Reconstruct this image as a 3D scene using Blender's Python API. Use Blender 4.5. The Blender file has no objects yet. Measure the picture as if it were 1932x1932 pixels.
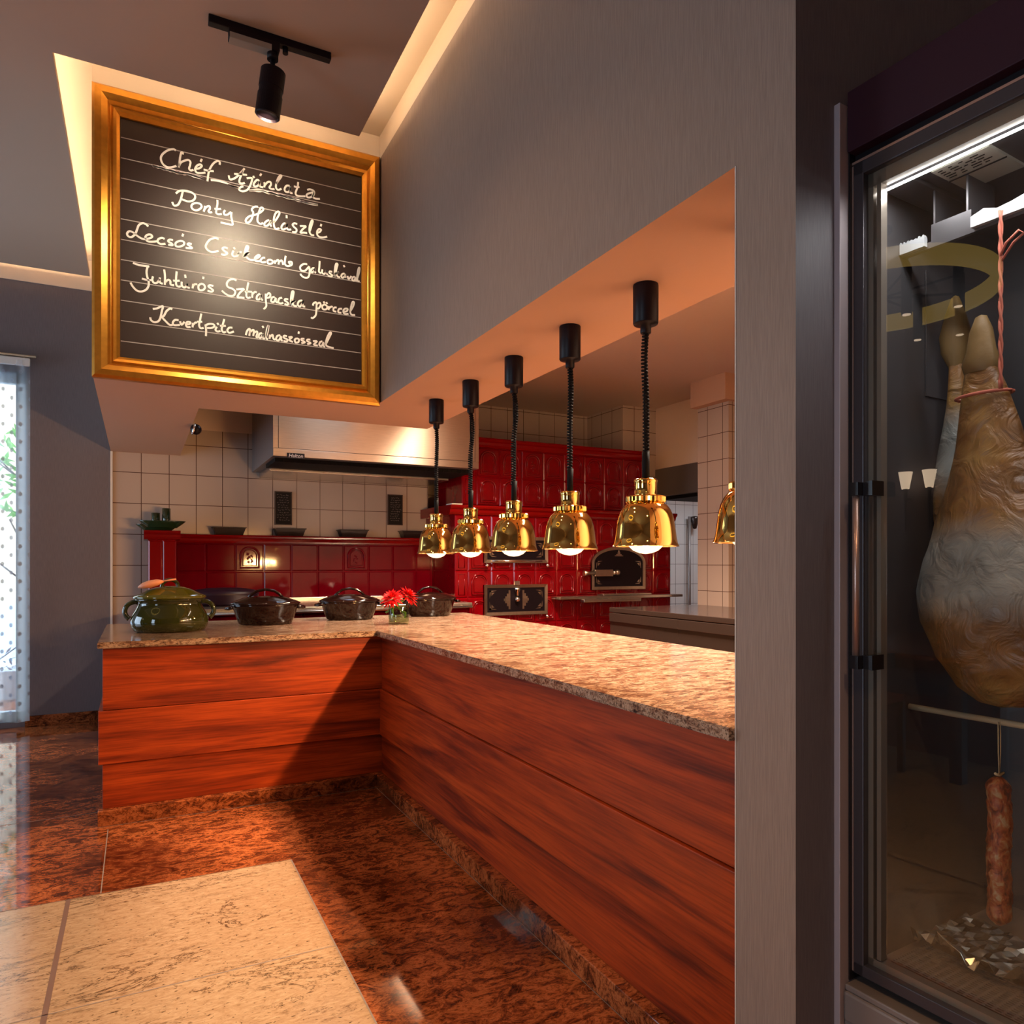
import bpy, bmesh, math, random
from mathutils import Vector, Matrix
random.seed(7)
PI = math.pi
scene = bpy.context.scene
COL = scene.collection

# ------------------------------------------------------------ camera (level, shift lens)
FPX, CX, HY, YAW, HCAM = 1371.0, 966.0, 1064.3, math.radians(27.26), 1.30
cd = bpy.data.cameras.new('camera'); cam = bpy.data.objects.new('camera', cd); COL.objects.link(cam)
cd.sensor_width = 36.0; cd.sensor_fit = 'HORIZONTAL'; cd.lens = FPX / 1932 * 36.0
cd.shift_y = (HY - 966.0) / 1932.0; cd.clip_start = 0.02
cam.location = (0, 0, HCAM); cam.rotation_euler = (PI / 2, 0, -YAW)
scene.camera = cam

# ------------------------------------------------------------ world, exposure, lights
scene.view_settings.view_transform = 'Standard'; scene.view_settings.look = 'None'
scene.view_settings.exposure = 0.40; scene.view_settings.gamma = 1.0
scene.view_settings.use_curve_mapping = False
scene.cycles.use_denoising = True
scene.cycles.max_bounces = 10; scene.cycles.diffuse_bounces = 5; scene.cycles.glossy_bounces = 5
scene.cycles.transparent_max_bounces = 12; scene.cycles.sample_clamp_indirect = 6.0
scene.cycles.caustics_reflective = False; scene.cycles.caustics_refractive = False
scene.cycles.blur_glossy = 0.5
W = bpy.data.worlds.new('world'); scene.world = W; W.use_nodes = True
W.node_tree.nodes['Background'].inputs[0].default_value = (0.62, 0.80, 1.0, 1)
W.node_tree.nodes['Background'].inputs[1].default_value = 5.8

def light(name, kind, loc, power, color, rot=(0, 0, 0), **kw):
    l = bpy.data.lights.new(name, kind); l.energy = power; l.color = color
    for k, v in kw.items(): setattr(l, k, v)
    o = bpy.data.objects.new(name, l); COL.objects.link(o); o.location = loc; o.rotation_euler = rot
    return o
def aim(o, target):
    d = Vector(target) - o.location
    o.rotation_euler = d.to_track_quat('-Z', 'Y').to_euler()
WARM, WARM2, COOL = (1.0, 0.62, 0.30), (1.0, 0.60, 0.31), (0.66, 0.80, 1.0)
# daylight entering by the window wall on the dining side
# warm fill spots added under the dining ceiling to brighten the room
for i, (x, y, p) in enumerate([(-0.9, 2.2, 45), (-0.15, -0.8, 130), (-2.7, 0.6, 20), (0.10, 2.6, 60), (-1.6, 5.2, 8)]):
    light('added_fill_spot', 'SPOT', (x, y, 3.60), p, WARM2, (0, 0, 0), spot_size=math.radians(125), spot_blend=0.9, shadow_soft_size=0.06)
# kitchen ceiling luminaires
light('kitchen_ceiling_luminaire', 'AREA', (2.75, 2.6, 3.10), 140, (1.0, 0.80, 0.62), (0, 0, 0), shape='RECTANGLE', size=0.3, size_y=1.6, spread=math.radians(128))
light('kitchen_ceiling_luminaire', 'AREA', (2.5, 4.3, 3.10), 130, (1.0, 0.74, 0.52), (0, 0, 0), shape='RECTANGLE', size=0.12, size_y=1.2, spread=math.radians(128))
light('kitchen_ceiling_luminaire', 'AREA', (7.3, 7.2, 3.10), 24, (0.86, 0.92, 1.0), (0, 0, 0), shape='RECTANGLE', size=1.2, size_y=0.5, spread=math.radians(128))

# ------------------------------------------------------------ pixel -> place helpers
FX, FY = math.sin(YAW), math.cos(YAW); RX, RY = math.cos(YAW), -math.sin(YAW)
def ray(px, py):
    t = (px - CX) / FPX
    return Vector((FX + RX * t, FY + RY * t, -(py - HY) / FPX))
def on_y(px, py, y):
    v = ray(px, py); k = y / v.y
    return Vector((k * v.x, y, HCAM + k * v.z))

# ------------------------------------------------------------ materials
def newmat(name):
    m = bpy.data.materials.new(name); m.use_nodes = True
    return m, m.node_tree.nodes, m.node_tree.links, m.node_tree.nodes['Principled BSDF']
def mat(name, col, rough=0.5, metal=0.0, coat=0.0, spec=0.5, emis=None, estr=0.0, var=0.0, vscale=20, bump=0.0, bscale=60, bdist=0.004, coat_rough=0.05, aniso=None):
    m, N, L, b = newmat(name)
    b.inputs['Base Color'].default_value = (*col, 1); b.inputs['Roughness'].default_value = rough
    b.inputs['Metallic'].default_value = metal; b.inputs['Coat Weight'].default_value = coat
    b.inputs['Coat Roughness'].default_value = coat_rough
    b.inputs['Specular IOR Level'].default_value = spec
    if emis: b.inputs['Emission Color'].default_value = (*emis, 1); b.inputs['Emission Strength'].default_value = estr
    tc = N.new('ShaderNodeTexCoord')
    if var:
        n = N.new('ShaderNodeTexNoise'); n.inputs['Scale'].default_value = vscale; n.inputs['Detail'].default_value = 5
        L.new(tc.outputs['Object'], n.inputs['Vector'])
        r = N.new('ShaderNodeMix'); r.data_type = 'RGBA'
        r.inputs[6].default_value = (*[c * (1 - var) for c in col], 1); r.inputs[7].default_value = (*[min(1, c * (1 + var)) for c in col], 1)
        L.new(n.outputs['Fac'], r.inputs[0]); L.new(r.outputs[2], b.inputs['Base Color'])
    if bump:
        n = N.new('ShaderNodeTexNoise'); n.inputs['Scale'].default_value = bscale; n.inputs['Detail'].default_value = 4
        L.new(tc.outputs['Object'], n.inputs['Vector'])
        bp = N.new('ShaderNodeBump'); bp.inputs['Strength'].default_value = bump; bp.inputs['Distance'].default_value = bdist
        L.new(n.outputs['Fac'], bp.inputs['Height']); L.new(bp.outputs['Normal'], b.inputs['Normal'])
    return m
def ramp(N, stops):
    r = N.new('ShaderNodeValToRGB'); e = r.color_ramp.elements
    while len(e) < len(stops): e.new(0.5)
    for i, (p, c) in enumerate(stops): e[i].position = p; e[i].color = (*c, 1)
    return r
def mapped_noise(N, L, scale, nscale, detail=6, dist=0.0, rot=(0, 0, 0), rough=0.55):
    tc = N.new('ShaderNodeTexCoord'); mp = N.new('ShaderNodeMapping')
    mp.inputs['Scale'].default_value = scale; mp.inputs['Rotation'].default_value = rot
    L.new(tc.outputs['Object'], mp.inputs['Vector'])
    n = N.new('ShaderNodeTexNoise'); n.inputs['Scale'].default_value = nscale; n.inputs['Detail'].default_value = detail
    n.inputs['Distortion'].default_value = dist; n.inputs['Roughness'].default_value = rough
    L.new(mp.outputs['Vector'], n.inputs['Vector'])
    return n
def mixcol(N, L, kind, fac, a, b):
    m = N.new('ShaderNodeMix'); m.data_type = 'RGBA'; m.blend_type = kind
    for i, v in ((0, fac), (6, a), (7, b)):
        if hasattr(v, 'is_linked') or hasattr(v, 'links'): L.new(v, m.inputs[i])
        elif i == 0: m.inputs[0].default_value = v
        else: m.inputs[i].default_value = (*v, 1)
    return m.outputs[2]

def wallpaper(name, col):
    m, N, L, b = newmat(name)
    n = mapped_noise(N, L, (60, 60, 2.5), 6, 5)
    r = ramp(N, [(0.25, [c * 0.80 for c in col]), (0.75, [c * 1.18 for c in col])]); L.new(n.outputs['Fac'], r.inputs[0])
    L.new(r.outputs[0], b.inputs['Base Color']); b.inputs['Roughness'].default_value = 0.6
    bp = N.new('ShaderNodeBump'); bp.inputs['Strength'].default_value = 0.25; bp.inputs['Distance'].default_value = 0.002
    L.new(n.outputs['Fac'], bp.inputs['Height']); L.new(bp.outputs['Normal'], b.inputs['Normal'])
    return m
def wood(name, sx, sy, seed):
    m, N, L, b = newmat(name)
    tc = N.new('ShaderNodeTexCoord'); mp = N.new('ShaderNodeMapping'); mp.inputs['Location'].default_value = (seed, seed * 1.7, seed * 2.3)
    mp.inputs['Scale'].default_value = (sx, sy, 7.5); L.new(tc.outputs['Object'], mp.inputs['Vector'])
    n = N.new('ShaderNodeTexNoise'); n.inputs['Scale'].default_value = 1.7; n.inputs['Detail'].default_value = 9; n.inputs['Distortion'].default_value = 0.55; n.inputs['Roughness'].default_value = 0.6
    L.new(mp.outputs['Vector'], n.inputs['Vector'])
    r = ramp(N, [(0.27, (0.050, 0.006, 0.002)), (0.38, (0.16, 0.017, 0.003)), (0.48, (0.30, 0.036, 0.005)), (0.60, (0.42, 0.056, 0.007)), (0.72, (0.33, 0.042, 0.006))])
    L.new(n.outputs['Fac'], r.inputs[0])
    mp2 = N.new('ShaderNodeMapping'); mp2.inputs['Scale'].default_value = (sx * 4, sy * 4, 70.0); L.new(tc.outputs['Object'], mp2.inputs['Vector'])
    n2 = N.new('ShaderNodeTexNoise'); n2.inputs['Scale'].default_value = 2.0; n2.inputs['Detail'].default_value = 5; L.new(mp2.outputs['Vector'], n2.inputs['Vector'])
    r2 = ramp(N, [(0.32, (0.62, 0.58, 0.55)), (0.6, (1, 1, 1))]); L.new(n2.outputs['Fac'], r2.inputs[0])
    L.new(mixcol(N, L, 'MULTIPLY', 1.0, r.outputs[0], r2.outputs[0]), b.inputs['Base Color'])
    b.inputs['Roughness'].default_value = 0.42; b.inputs['Specular IOR Level'].default_value = 0.30
    return m
def granite_red(name, rough=0.055):
    m, N, L, b = newmat(name)
    n = mapped_noise(N, L, (5.0, 9.0, 9.0), 2.2, 15, 1.3, (0, 0, 0.5), 0.78)
    r = ramp(N, [(0.34, (0.016, 0.006, 0.004)), (0.44, (0.09, 0.022, 0.008)), (0.50, (0.22, 0.058, 0.017)), (0.56, (0.34, 0.105, 0.034)), (0.64, (0.20, 0.052, 0.018)), (0.74, (0.36, 0.15, 0.07))])
    L.new(n.outputs['Fac'], r.inputs[0])
    n3 = mapped_noise(N, L, (1, 1, 1), 1.6, 5, 0.8)
    r3 = ramp(N, [(0.35, (0.50, 0.42, 0.42)), (0.65, (1.5, 1.5, 1.45))]); L.new(n3.outputs['Fac'], r3.inputs[0])
    n2 = mapped_noise(N, L, (22, 44, 30), 3, 8, 0.6, (0, 0, 0.4), 0.7)
    r2 = ramp(N, [(0.38, (0.22, 0.18, 0.17)), (0.50, (1, 1, 1))]); L.new(n2.outputs['Fac'], r2.inputs[0])
    c = mixcol(N, L, 'MULTIPLY', 0.8, r.outputs[0], r2.outputs[0])
    L.new(mixcol(N, L, 'MULTIPLY', 1.0, c, r3.outputs[0]), b.inputs['Base Color'])
    b.inputs['Roughness'].default_value = rough; b.inputs['Specular IOR Level'].default_value = 0.5
    return m
def granite_cream(name, rough=0.16):
    m, N, L, b = newmat(name)
    n = mapped_noise(N, L, (6, 16, 5), 4, 12, 0.8, (0, 0, -0.12), 0.75)
    r = ramp(N, [(0.30, (0.17, 0.098, 0.052)), (0.46, (0.33, 0.215, 0.125)), (0.62, (0.41, 0.29, 0.18)), (0.8, (0.46, 0.36, 0.25))]); L.new(n.outputs['Fac'], r.inputs[0])
    n2 = mapped_noise(N, L, (1.1, 3.6, 4), 1.9, 13, 1.0, (0, 0, -0.12), 0.72)
    a = N.new('ShaderNodeMath'); a.operation = 'SUBTRACT'; a.inputs[1].default_value = 0.5; L.new(n2.outputs['Fac'], a.inputs[0])
    ab = N.new('ShaderNodeMath'); ab.operation = 'ABSOLUTE'; L.new(a.outputs[0], ab.inputs[0])
    r2 = ramp(N, [(0.0, (0.10, 0.075, 0.06)), (0.006, (0.35, 0.30, 0.26)), (0.014, (1, 1, 1))]); L.new(ab.outputs[0], r2.inputs[0])
    n4 = mapped_noise(N, L, (2, 4, 4), 1.2, 4, 0.5); r4 = ramp(N, [(0.46, (0, 0, 0)), (0.56, (1, 1, 1))]); L.new(n4.outputs['Fac'], r4.inputs[0])
    n3 = mapped_noise(N, L, (12, 30, 8), 4, 5, 0.5, (0, 0, -0.12))
    r3 = ramp(N, [(0.33, (0.13, 0.10, 0.08)), (0.375, (1, 1, 1))]); L.new(n3.outputs['Fac'], r3.inputs[0])
    v = mixcol(N, L, 'MIX', r4.outputs[0], (1, 1, 1), r2.outputs[0])
    c = mixcol(N, L, 'MULTIPLY', 1.0, r.outputs[0], v)
    L.new(mixcol(N, L, 'MULTIPLY', 0.9, c, r3.outputs[0]), b.inputs['Base Color'])
    b.inputs['Roughness'].default_value = rough
    return m
def granite_top(name):
    m, N, L, b = newmat(name)
    n = mapped_noise(N, L, (4.5, 9.0, 20), 2.4, 15, 0.9, (0, 0, 0.15), 0.78)
    r = ramp(N, [(0.35, (0.035, 0.020, 0.017)), (0.43, (0.17, 0.080, 0.050)), (0.49, (0.33, 0.20, 0.125)), (0.58, (0.46, 0.33, 0.235)), (0.66, (0.34, 0.17, 0.095)), (0.8, (0.48, 0.38, 0.31))])
    L.new(n.outputs['Fac'], r.inputs[0])
    n2 = mapped_noise(N, L, (16, 40, 40), 3.0, 9, 0.9, (0, 0, 0.15), 0.7)
    r2 = ramp(N, [(0.425, (0.10, 0.065, 0.055)), (0.505, (1, 1, 1))]); L.new(n2.outputs['Fac'], r2.inputs[0])
    L.new(mixcol(N, L, 'MULTIPLY', 0.8, r.outputs[0], r2.outputs[0]), b.inputs['Base Color'])
    b.inputs['Roughness'].default_value = 0.14
    return m
def tiles(name, col, grout, axis, u0, w, z0, h, g=0.006, rough=0.22):
    m, N, L, b = newmat(name)
    tc = N.new('ShaderNodeTexCoord'); sp = N.new('ShaderNodeSeparateXYZ'); L.new(tc.outputs['Object'], sp.inputs[0])
    def edge(sock, o, s):
        a = N.new('ShaderNodeMath'); a.operation = 'SUBTRACT'; L.new(sock, a.inputs[0]); a.inputs[1].default_value = o
        d = N.new('ShaderNodeMath'); d.operation = 'PINGPONG'; L.new(a.outputs[0], d.inputs[0]); d.inputs[1].default_value = s / 2
        c = N.new('ShaderNodeMath'); c.operation = 'LESS_THAN'; L.new(d.outputs[0], c.inputs[0]); c.inputs[1].default_value = g / 2
        return c.outputs[0]
    e = N.new('ShaderNodeMath'); e.operation = 'MAXIMUM'
    L.new(edge(sp.outputs[axis], u0, w), e.inputs[0]); L.new(edge(sp.outputs[2], z0, h), e.inputs[1])
    L.new(mixcol(N, L, 'MIX', e.outputs[0], col, grout), b.inputs['Base Color'])
    b.inputs['Roughness'].default_value = rough
    bp = N.new('ShaderNodeBump'); bp.invert = True; bp.inputs['Strength'].default_value = 0.3; bp.inputs['Distance'].default_value = 0.002
    L.new(e.outputs[0], bp.inputs['Height']); L.new(bp.outputs['Normal'], b.inputs['Normal'])
    return m
def glass(name, tint=(1, 1, 1), ior=1.5):
    m = bpy.data.materials.new(name); m.use_nodes = True; N, L = m.node_tree.nodes, m.node_tree.links; N.clear()
    o = N.new('ShaderNodeOutputMaterial'); t = N.new('ShaderNodeBsdfTransparent'); t.inputs[0].default_value = (*tint, 1)
    gl = N.new('ShaderNodeBsdfGlossy'); gl.inputs['Roughness'].default_value = 0.0
    f = N.new('ShaderNodeFresnel'); f.inputs[0].default_value = ior
    g = N.new('ShaderNodeNewGeometry'); q = N.new('ShaderNodeMath'); q.operation = 'SUBTRACT'; q.inputs[0].default_value = 1.0; L.new(g.outputs['Backfacing'], q.inputs[1])
    p = N.new('ShaderNodeMath'); p.operation = 'MULTIPLY'; L.new(f.outputs[0], p.inputs[0]); L.new(q.outputs[0], p.inputs[1])
    mx = N.new('ShaderNodeMixShader'); L.new(p.outputs[0], mx.inputs[0]); L.new(t.outputs[0], mx.inputs[1]); L.new(gl.outputs[0], mx.inputs[2]); L.new(mx.outputs[0], o.inputs[0])
    return m

M = {}
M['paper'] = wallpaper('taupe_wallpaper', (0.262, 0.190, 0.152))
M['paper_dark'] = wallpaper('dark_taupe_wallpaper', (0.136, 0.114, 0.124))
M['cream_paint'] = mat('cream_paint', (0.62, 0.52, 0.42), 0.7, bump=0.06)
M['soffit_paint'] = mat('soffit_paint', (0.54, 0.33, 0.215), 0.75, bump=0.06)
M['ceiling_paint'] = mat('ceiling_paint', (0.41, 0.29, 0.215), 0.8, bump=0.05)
M['kitchen_paint'] = mat('kitchen_paint', (0.66, 0.52, 0.43), 0.8, bump=0.05)
M['white_paint'] = mat('white_paint', (0.70, 0.66, 0.60), 0.6)
M['tile_back'] = tiles('cream_wall_tile', (0.46, 0.37, 0.31), (0.10, 0.05, 0.035), 0, -0.188, 0.2155, 2.078, 0.2625)
M['tile_far'] = tiles('pale_far_tile', (0.56, 0.54, 0.53), (0.14, 0.12, 0.11), 0, 5.5, 0.17, 1.30, 0.30)
M['tile_x'] = tiles('cream_wall_tile_side', (0.46, 0.37, 0.31), (0.10, 0.05, 0.035), 1, 6.95, 0.2155, 2.078, 0.2625)
M['wood_a'] = [wood('walnut_boards_%d' % i, 0.55, 5.0, 1.3 + 3.1 * i) for i in range(3)]
M['wood_b'] = [wood('walnut_long_boards_%d' % i, 5.0, 0.55, 11.3 + 2.7 * i) for i in range(3)]
M['red_granite'] = granite_red('red_brown_granite')
M['cream_granite'] = granite_cream('cream_granite')
M['top_granite'] = granite_top('beige_granite')
M['joint'] = mat('joint_grey', (0.20, 0.16, 0.14), 0.6)
M['joint_brown'] = mat('joint_brown', (0.14, 0.07, 0.04), 0.4)
M['gold'] = mat('aged_gold', (0.72, 0.33, 0.045), 0.30, 0.85, var=0.22, vscale=30, bump=0.08, bscale=50)
M['slate'] = mat('chalkboard', (0.024, 0.010, 0.007), 0.45, spec=0.6)
M['sign_slate'] = mat('sign_slate', (0.008, 0.006, 0.006), 0.6, spec=0.2)
M['chalk_dim'] = mat('chalk_dim', (0.20, 0.17, 0.15), 0.8)
M['chalk'] = mat('chalk_white', (0.85, 0.82, 0.78), 0.8)
M['chalk_thin'] = mat('chalk_line', (0.42, 0.38, 0.37), 0.8)
M['black'] = mat('black_satin', (0.006, 0.003, 0.005), 0.42, spec=0.2)
M['black_matte'] = mat('black_matte', (0.004, 0.003, 0.003), 0.7, spec=0.15)
M['grey_box'] = mat('grey_box', (0.30, 0.25, 0.20), 0.6)
M['brass'] = mat('polished_brass', (0.88, 0.58, 0.17), 0.055, 1.0)
M['bulb'] = mat('glowing_bulb', (1, 0.9, 0.75), 0.3, emis=(1.0, 0.80, 0.52), estr=1.0)
M['red_tile'] = mat('oxblood_glaze', (0.105, 0.0004, 0.0045), 0.07, spec=0.16, coat=0.0, coat_rough=0.06, var=0.25, vscale=6, bump=0.05, bscale=14)
M['oven_tile'] = mat('oven_red_glaze', (0.150, 0.0008, 0.003), 0.10, spec=0.42, var=0.2, vscale=6, bump=0.05, bscale=14)
M['red_tile2'] = mat('bright_red_glaze', (0.17, 0.002, 0.002), 0.10, spec=0.3, coat=0.0, coat_rough=0.06, bump=0.05, bscale=14)
M['steel'] = mat('brushed_steel', (0.60, 0.54, 0.48), 0.27, 1.0, bump=0.04, bscale=150)
def brushed(name, col, rough):
    m, N, L, b = newmat(name)
    n = mapped_noise(N, L, (3, 3, 260), 3, 3); r = ramp(N, [(0.3, [c * .86 for c in col]), (0.7, [min(1, c * 1.1) for c in col])]); L.new(n.outputs['Fac'], r.inputs[0]); L.new(r.outputs[0], b.inputs['Base Color'])
    b.inputs['Metallic'].default_value = 1.0; b.inputs['Roughness'].default_value = rough; b.inputs['Anisotropic'].default_value = 0.85; b.inputs['Anisotropic Rotation'].default_value = 0.25
    tg = N.new('ShaderNodeTangent'); tg.direction_type = 'RADIAL'; tg.axis = 'Z'; L.new(tg.outputs[0], b.inputs['Tangent'])
    return m
M['hood_front'] = brushed('brushed_hood_steel', (0.56, 0.45, 0.36), 0.30)
M['steel_dark'] = mat('dark_steel', (0.040, 0.026, 0.022), 0.14, 0.4)
M['steel_mid'] = mat('hood_steel', (0.24, 0.21, 0.20), 0.45, 0.7)
M['iron'] = mat('oven_iron', (0.006, 0.003, 0.005), 0.45, spec=0.15)
M['pale_metal'] = mat('nickel_trim', (0.56, 0.46, 0.36), 0.30, 1.0, var=0.2, vscale=30)
M['chrome'] = mat('chrome', (0.80, 0.78, 0.74), 0.10, 1.0)
M['green_glaze'] = mat('olive_glaze', (0.020, 0.023, 0.003), 0.07, coat=0.5, coat_rough=0.03, var=0.6, vscale=9)
M['green_lid'] = mat('olive_lid_glaze', (0.060, 0.056, 0.003), 0.07, coat=0.5, coat_rough=0.03, var=0.5, vscale=9)
M['dark_green'] = mat('bottle_green_glaze', (0.012, 0.030, 0.012), 0.14, coat=1.0, coat_rough=0.04, var=0.4, vscale=12)
M['brown_glaze'] = mat('brown_glaze', (0.0085, 0.0026, 0.0020), 0.05, coat=0.0, spec=0.4, var=0.5, vscale=14)
M['pan_dark'] = mat('dark_pan', (0.012, 0.003, 0.010), 0.4, spec=0.25)
M['terrine'] = mat('dark_terrine', (0.012, 0.004, 0.005), 0.35, spec=0.25)
M['spoon'] = mat('peach_wood', (0.62, 0.24, 0.12), 0.5, var=0.15)
M['petal'] = mat('red_petal', (0.42, 0.002, 0.002), 0.6, spec=0.15)
M['stem'] = mat('green_stem', (0.10, 0.22, 0.03), 0.5)
M['glass'] = glass('clear_glass', (0.74, 0.80, 0.66), 1.7)
M['water'] = glass('water', (0.93, 0.96, 0.90), 1.33)
M['win_glass'] = glass('window_glass', (0.96, 0.98, 1.0))
M['fridge_glass'] = glass('fridge_glass', (0.95, 0.95, 0.93), 1.75)
M['fr_side'] = mat('fridge_side_grey', (0.40, 0.33, 0.345), 0.5, 0.2)
M['fr_header'] = mat('fridge_header_plum', (0.030, 0.006, 0.014), 0.55, spec=0.25)
M['fr_black'] = mat('fridge_black', (0.010, 0.008, 0.010), 0.3)
M['fr_frame'] = mat('fridge_frame_grey', (0.060, 0.050, 0.055), 0.32, 0.3)
M['fr_inner'] = mat('fridge_inner_trim', (0.33, 0.27, 0.22), 0.35, 0.6)
M['fr_liner'] = mat('fridge_liner', (0.115, 0.105, 0.110), 0.36, 0.55, var=0.2, vscale=4)
M['fr_base'] = mat('fridge_base_taupe', (0.24, 0.19, 0.165), 0.45, 0.2)
M['copper_bar'] = mat('handle_copper', (0.50, 0.33, 0.27), 0.32, 0.7)
M['led'] = mat('white_led', (1, 1, 1), 0.3, emis=(0.92, 0.96, 1.0), estr=14.0)
M['cove_led'] = mat('warm_cove_led', (1, 0.8, 0.5), 0.3, emis=(1.0, 0.72, 0.44), estr=24.0)
M['frost'] = mat('frosty_rail', (0.70, 0.70, 0.70), 0.35, 0.3)
M['paper_label'] = mat('printed_plate', (0.50, 0.46, 0.38), 0.6)
M['rope'] = mat('red_white_string', (0.62, 0.16, 0.10), 0.7)
M['twine'] = mat('twine', (0.55, 0.40, 0.24), 0.8)
M['bone'] = mat('bone_tip', (0.22, 0.12, 0.035), 0.6, var=0.3, bump=0.5, bscale=40)
M['foil'] = mat('foil', (0.75, 0.68, 0.55), 0.22, 1.0)
def salami_mat():
    m, N, L, b = newmat('salami_rind')
    n = mapped_noise(N, L, (1, 1, .6), 70, 6, .6); r = ramp(N, [(.36, (.10, .018, .008)), (.48, (.30, .060, .020)), (.56, (.36, .11, .035)), (.66, (.42, .26, .14))]); L.new(n.outputs['Fac'], r.inputs[0]); L.new(r.outputs[0], b.inputs['Base Color'])
    bp = N.new('ShaderNodeBump'); bp.inputs['Strength'].default_value = .8; bp.inputs['Distance'].default_value = .004; L.new(n.outputs['Fac'], bp.inputs['Height']); L.new(bp.outputs['Normal'], b.inputs['Normal']); b.inputs['Roughness'].default_value = .5
    return m
M['salami'] = salami_mat()
M['curtain'] = None
M['alu'] = mat('blue_grey_aluminium', (0.30, 0.42, 0.52), 0.4)
M['ochre'] = mat('pale_ochre_wall', (0.72, 0.56, 0.38), 0.9)
M['paving'] = mat('pale_paving', (0.62, 0.68, 0.74), 0.9)
M['leaf'] = mat('leaf_green', (0.12, 0.34, 0.04), 0.6, var=0.4)
M['leaf_purple'] = mat('leaf_purple', (0.09, 0.05, 0.08), 0.6, var=0.4)
M['table_wood'] = mat('dark_table_wood', (0.16, 0.055, 0.02), 0.25)
M['chair_wood'] = mat('dark_chair_wood', (0.035, 0.014, 0.012), 0.4)
M['chair_seat'] = mat('brick_red_seat', (0.22, 0.05, 0.03), 0.7)
M['shade_gold'] = mat('golden_shade', (0.6, 0.45, 0.15), 0.5, emis=(1.0, 0.66, 0.16), estr=1.0)
M['sconce_glow'] = mat('lit_sconce_glass', (1, 0.9, 0.8), 0.4, emis=(1.0, 0.74, 0.50), estr=5.0)

def ham_mat():
    m, N, L, b = newmat('cured_ham_skin')
    tc = N.new('ShaderNodeTexCoord'); sp = N.new('ShaderNodeSeparateXYZ'); L.new(tc.outputs['Object'], sp.inputs[0])
    n = N.new('ShaderNodeTexNoise'); n.inputs['Scale'].default_value = 9; n.inputs['Detail'].default_value = 8; L.new(tc.outputs['Object'], n.inputs['Vector'])
    brown = ramp(N, [(0.3, (0.085, 0.034, 0.010)), (0.5, (0.25, 0.105, 0.026)), (0.7, (0.36, 0.19, 0.05))]); L.new(n.outputs['Fac'], brown.inputs[0])
    grey = ramp(N, [(0.3, (0.15, 0.13, 0.11)), (0.55, (0.32, 0.29, 0.25)), (0.75, (0.48, 0.44, 0.38))]); L.new(n.outputs['Fac'], grey.inputs[0])
    # pale fat shows over the middle of the meat
    zr = N.new('ShaderNodeMapRange'); zr.inputs[1].default_value = 0.17; zr.inputs[2].default_value = 0.24; L.new(sp.outputs[2], zr.inputs[0])
    zr2 = N.new('ShaderNodeMapRange'); zr2.inputs[1].default_value = 0.47; zr2.inputs[2].default_value = 0.40
    ad = N.new('ShaderNodeMath'); ad.operation = 'MULTIPLY_ADD'; L.new(n.outputs['Fac'], ad.inputs[0]); ad.inputs[1].default_value = 0.12; L.new(sp.outputs[2], ad.inputs[2])
    L.new(ad.outputs[0], zr2.inputs[0])
    mu = N.new('ShaderNodeMath'); mu.operation = 'MULTIPLY'; L.new(zr.outputs[0], mu.inputs[0]); L.new(zr2.outputs[0], mu.inputs[1])
    L.new(mixcol(N, L, 'MIX', mu.outputs[0], brown.outputs[0], grey.outputs[0]), b.inputs['Base Color'])
    b.inputs['Roughness'].default_value = 0.38
    bp = N.new('ShaderNodeBump'); bp.inputs['Strength'].default_value = 0.8; bp.inputs['Distance'].default_value = 0.02
    n2 = N.new('ShaderNodeTexNoise'); n2.inputs['Scale'].default_value = 14; n2.inputs['Detail'].default_value = 7; n2.inputs['Distortion'].default_value = 1.5
    L.new(tc.outputs['Object'], n2.inputs['Vector']); L.new(n2.outputs['Fac'], bp.inputs['Height']); L.new(bp.outputs['Normal'], b.inputs['Normal'])
    return m
M['ham'] = ham_mat()
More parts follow.
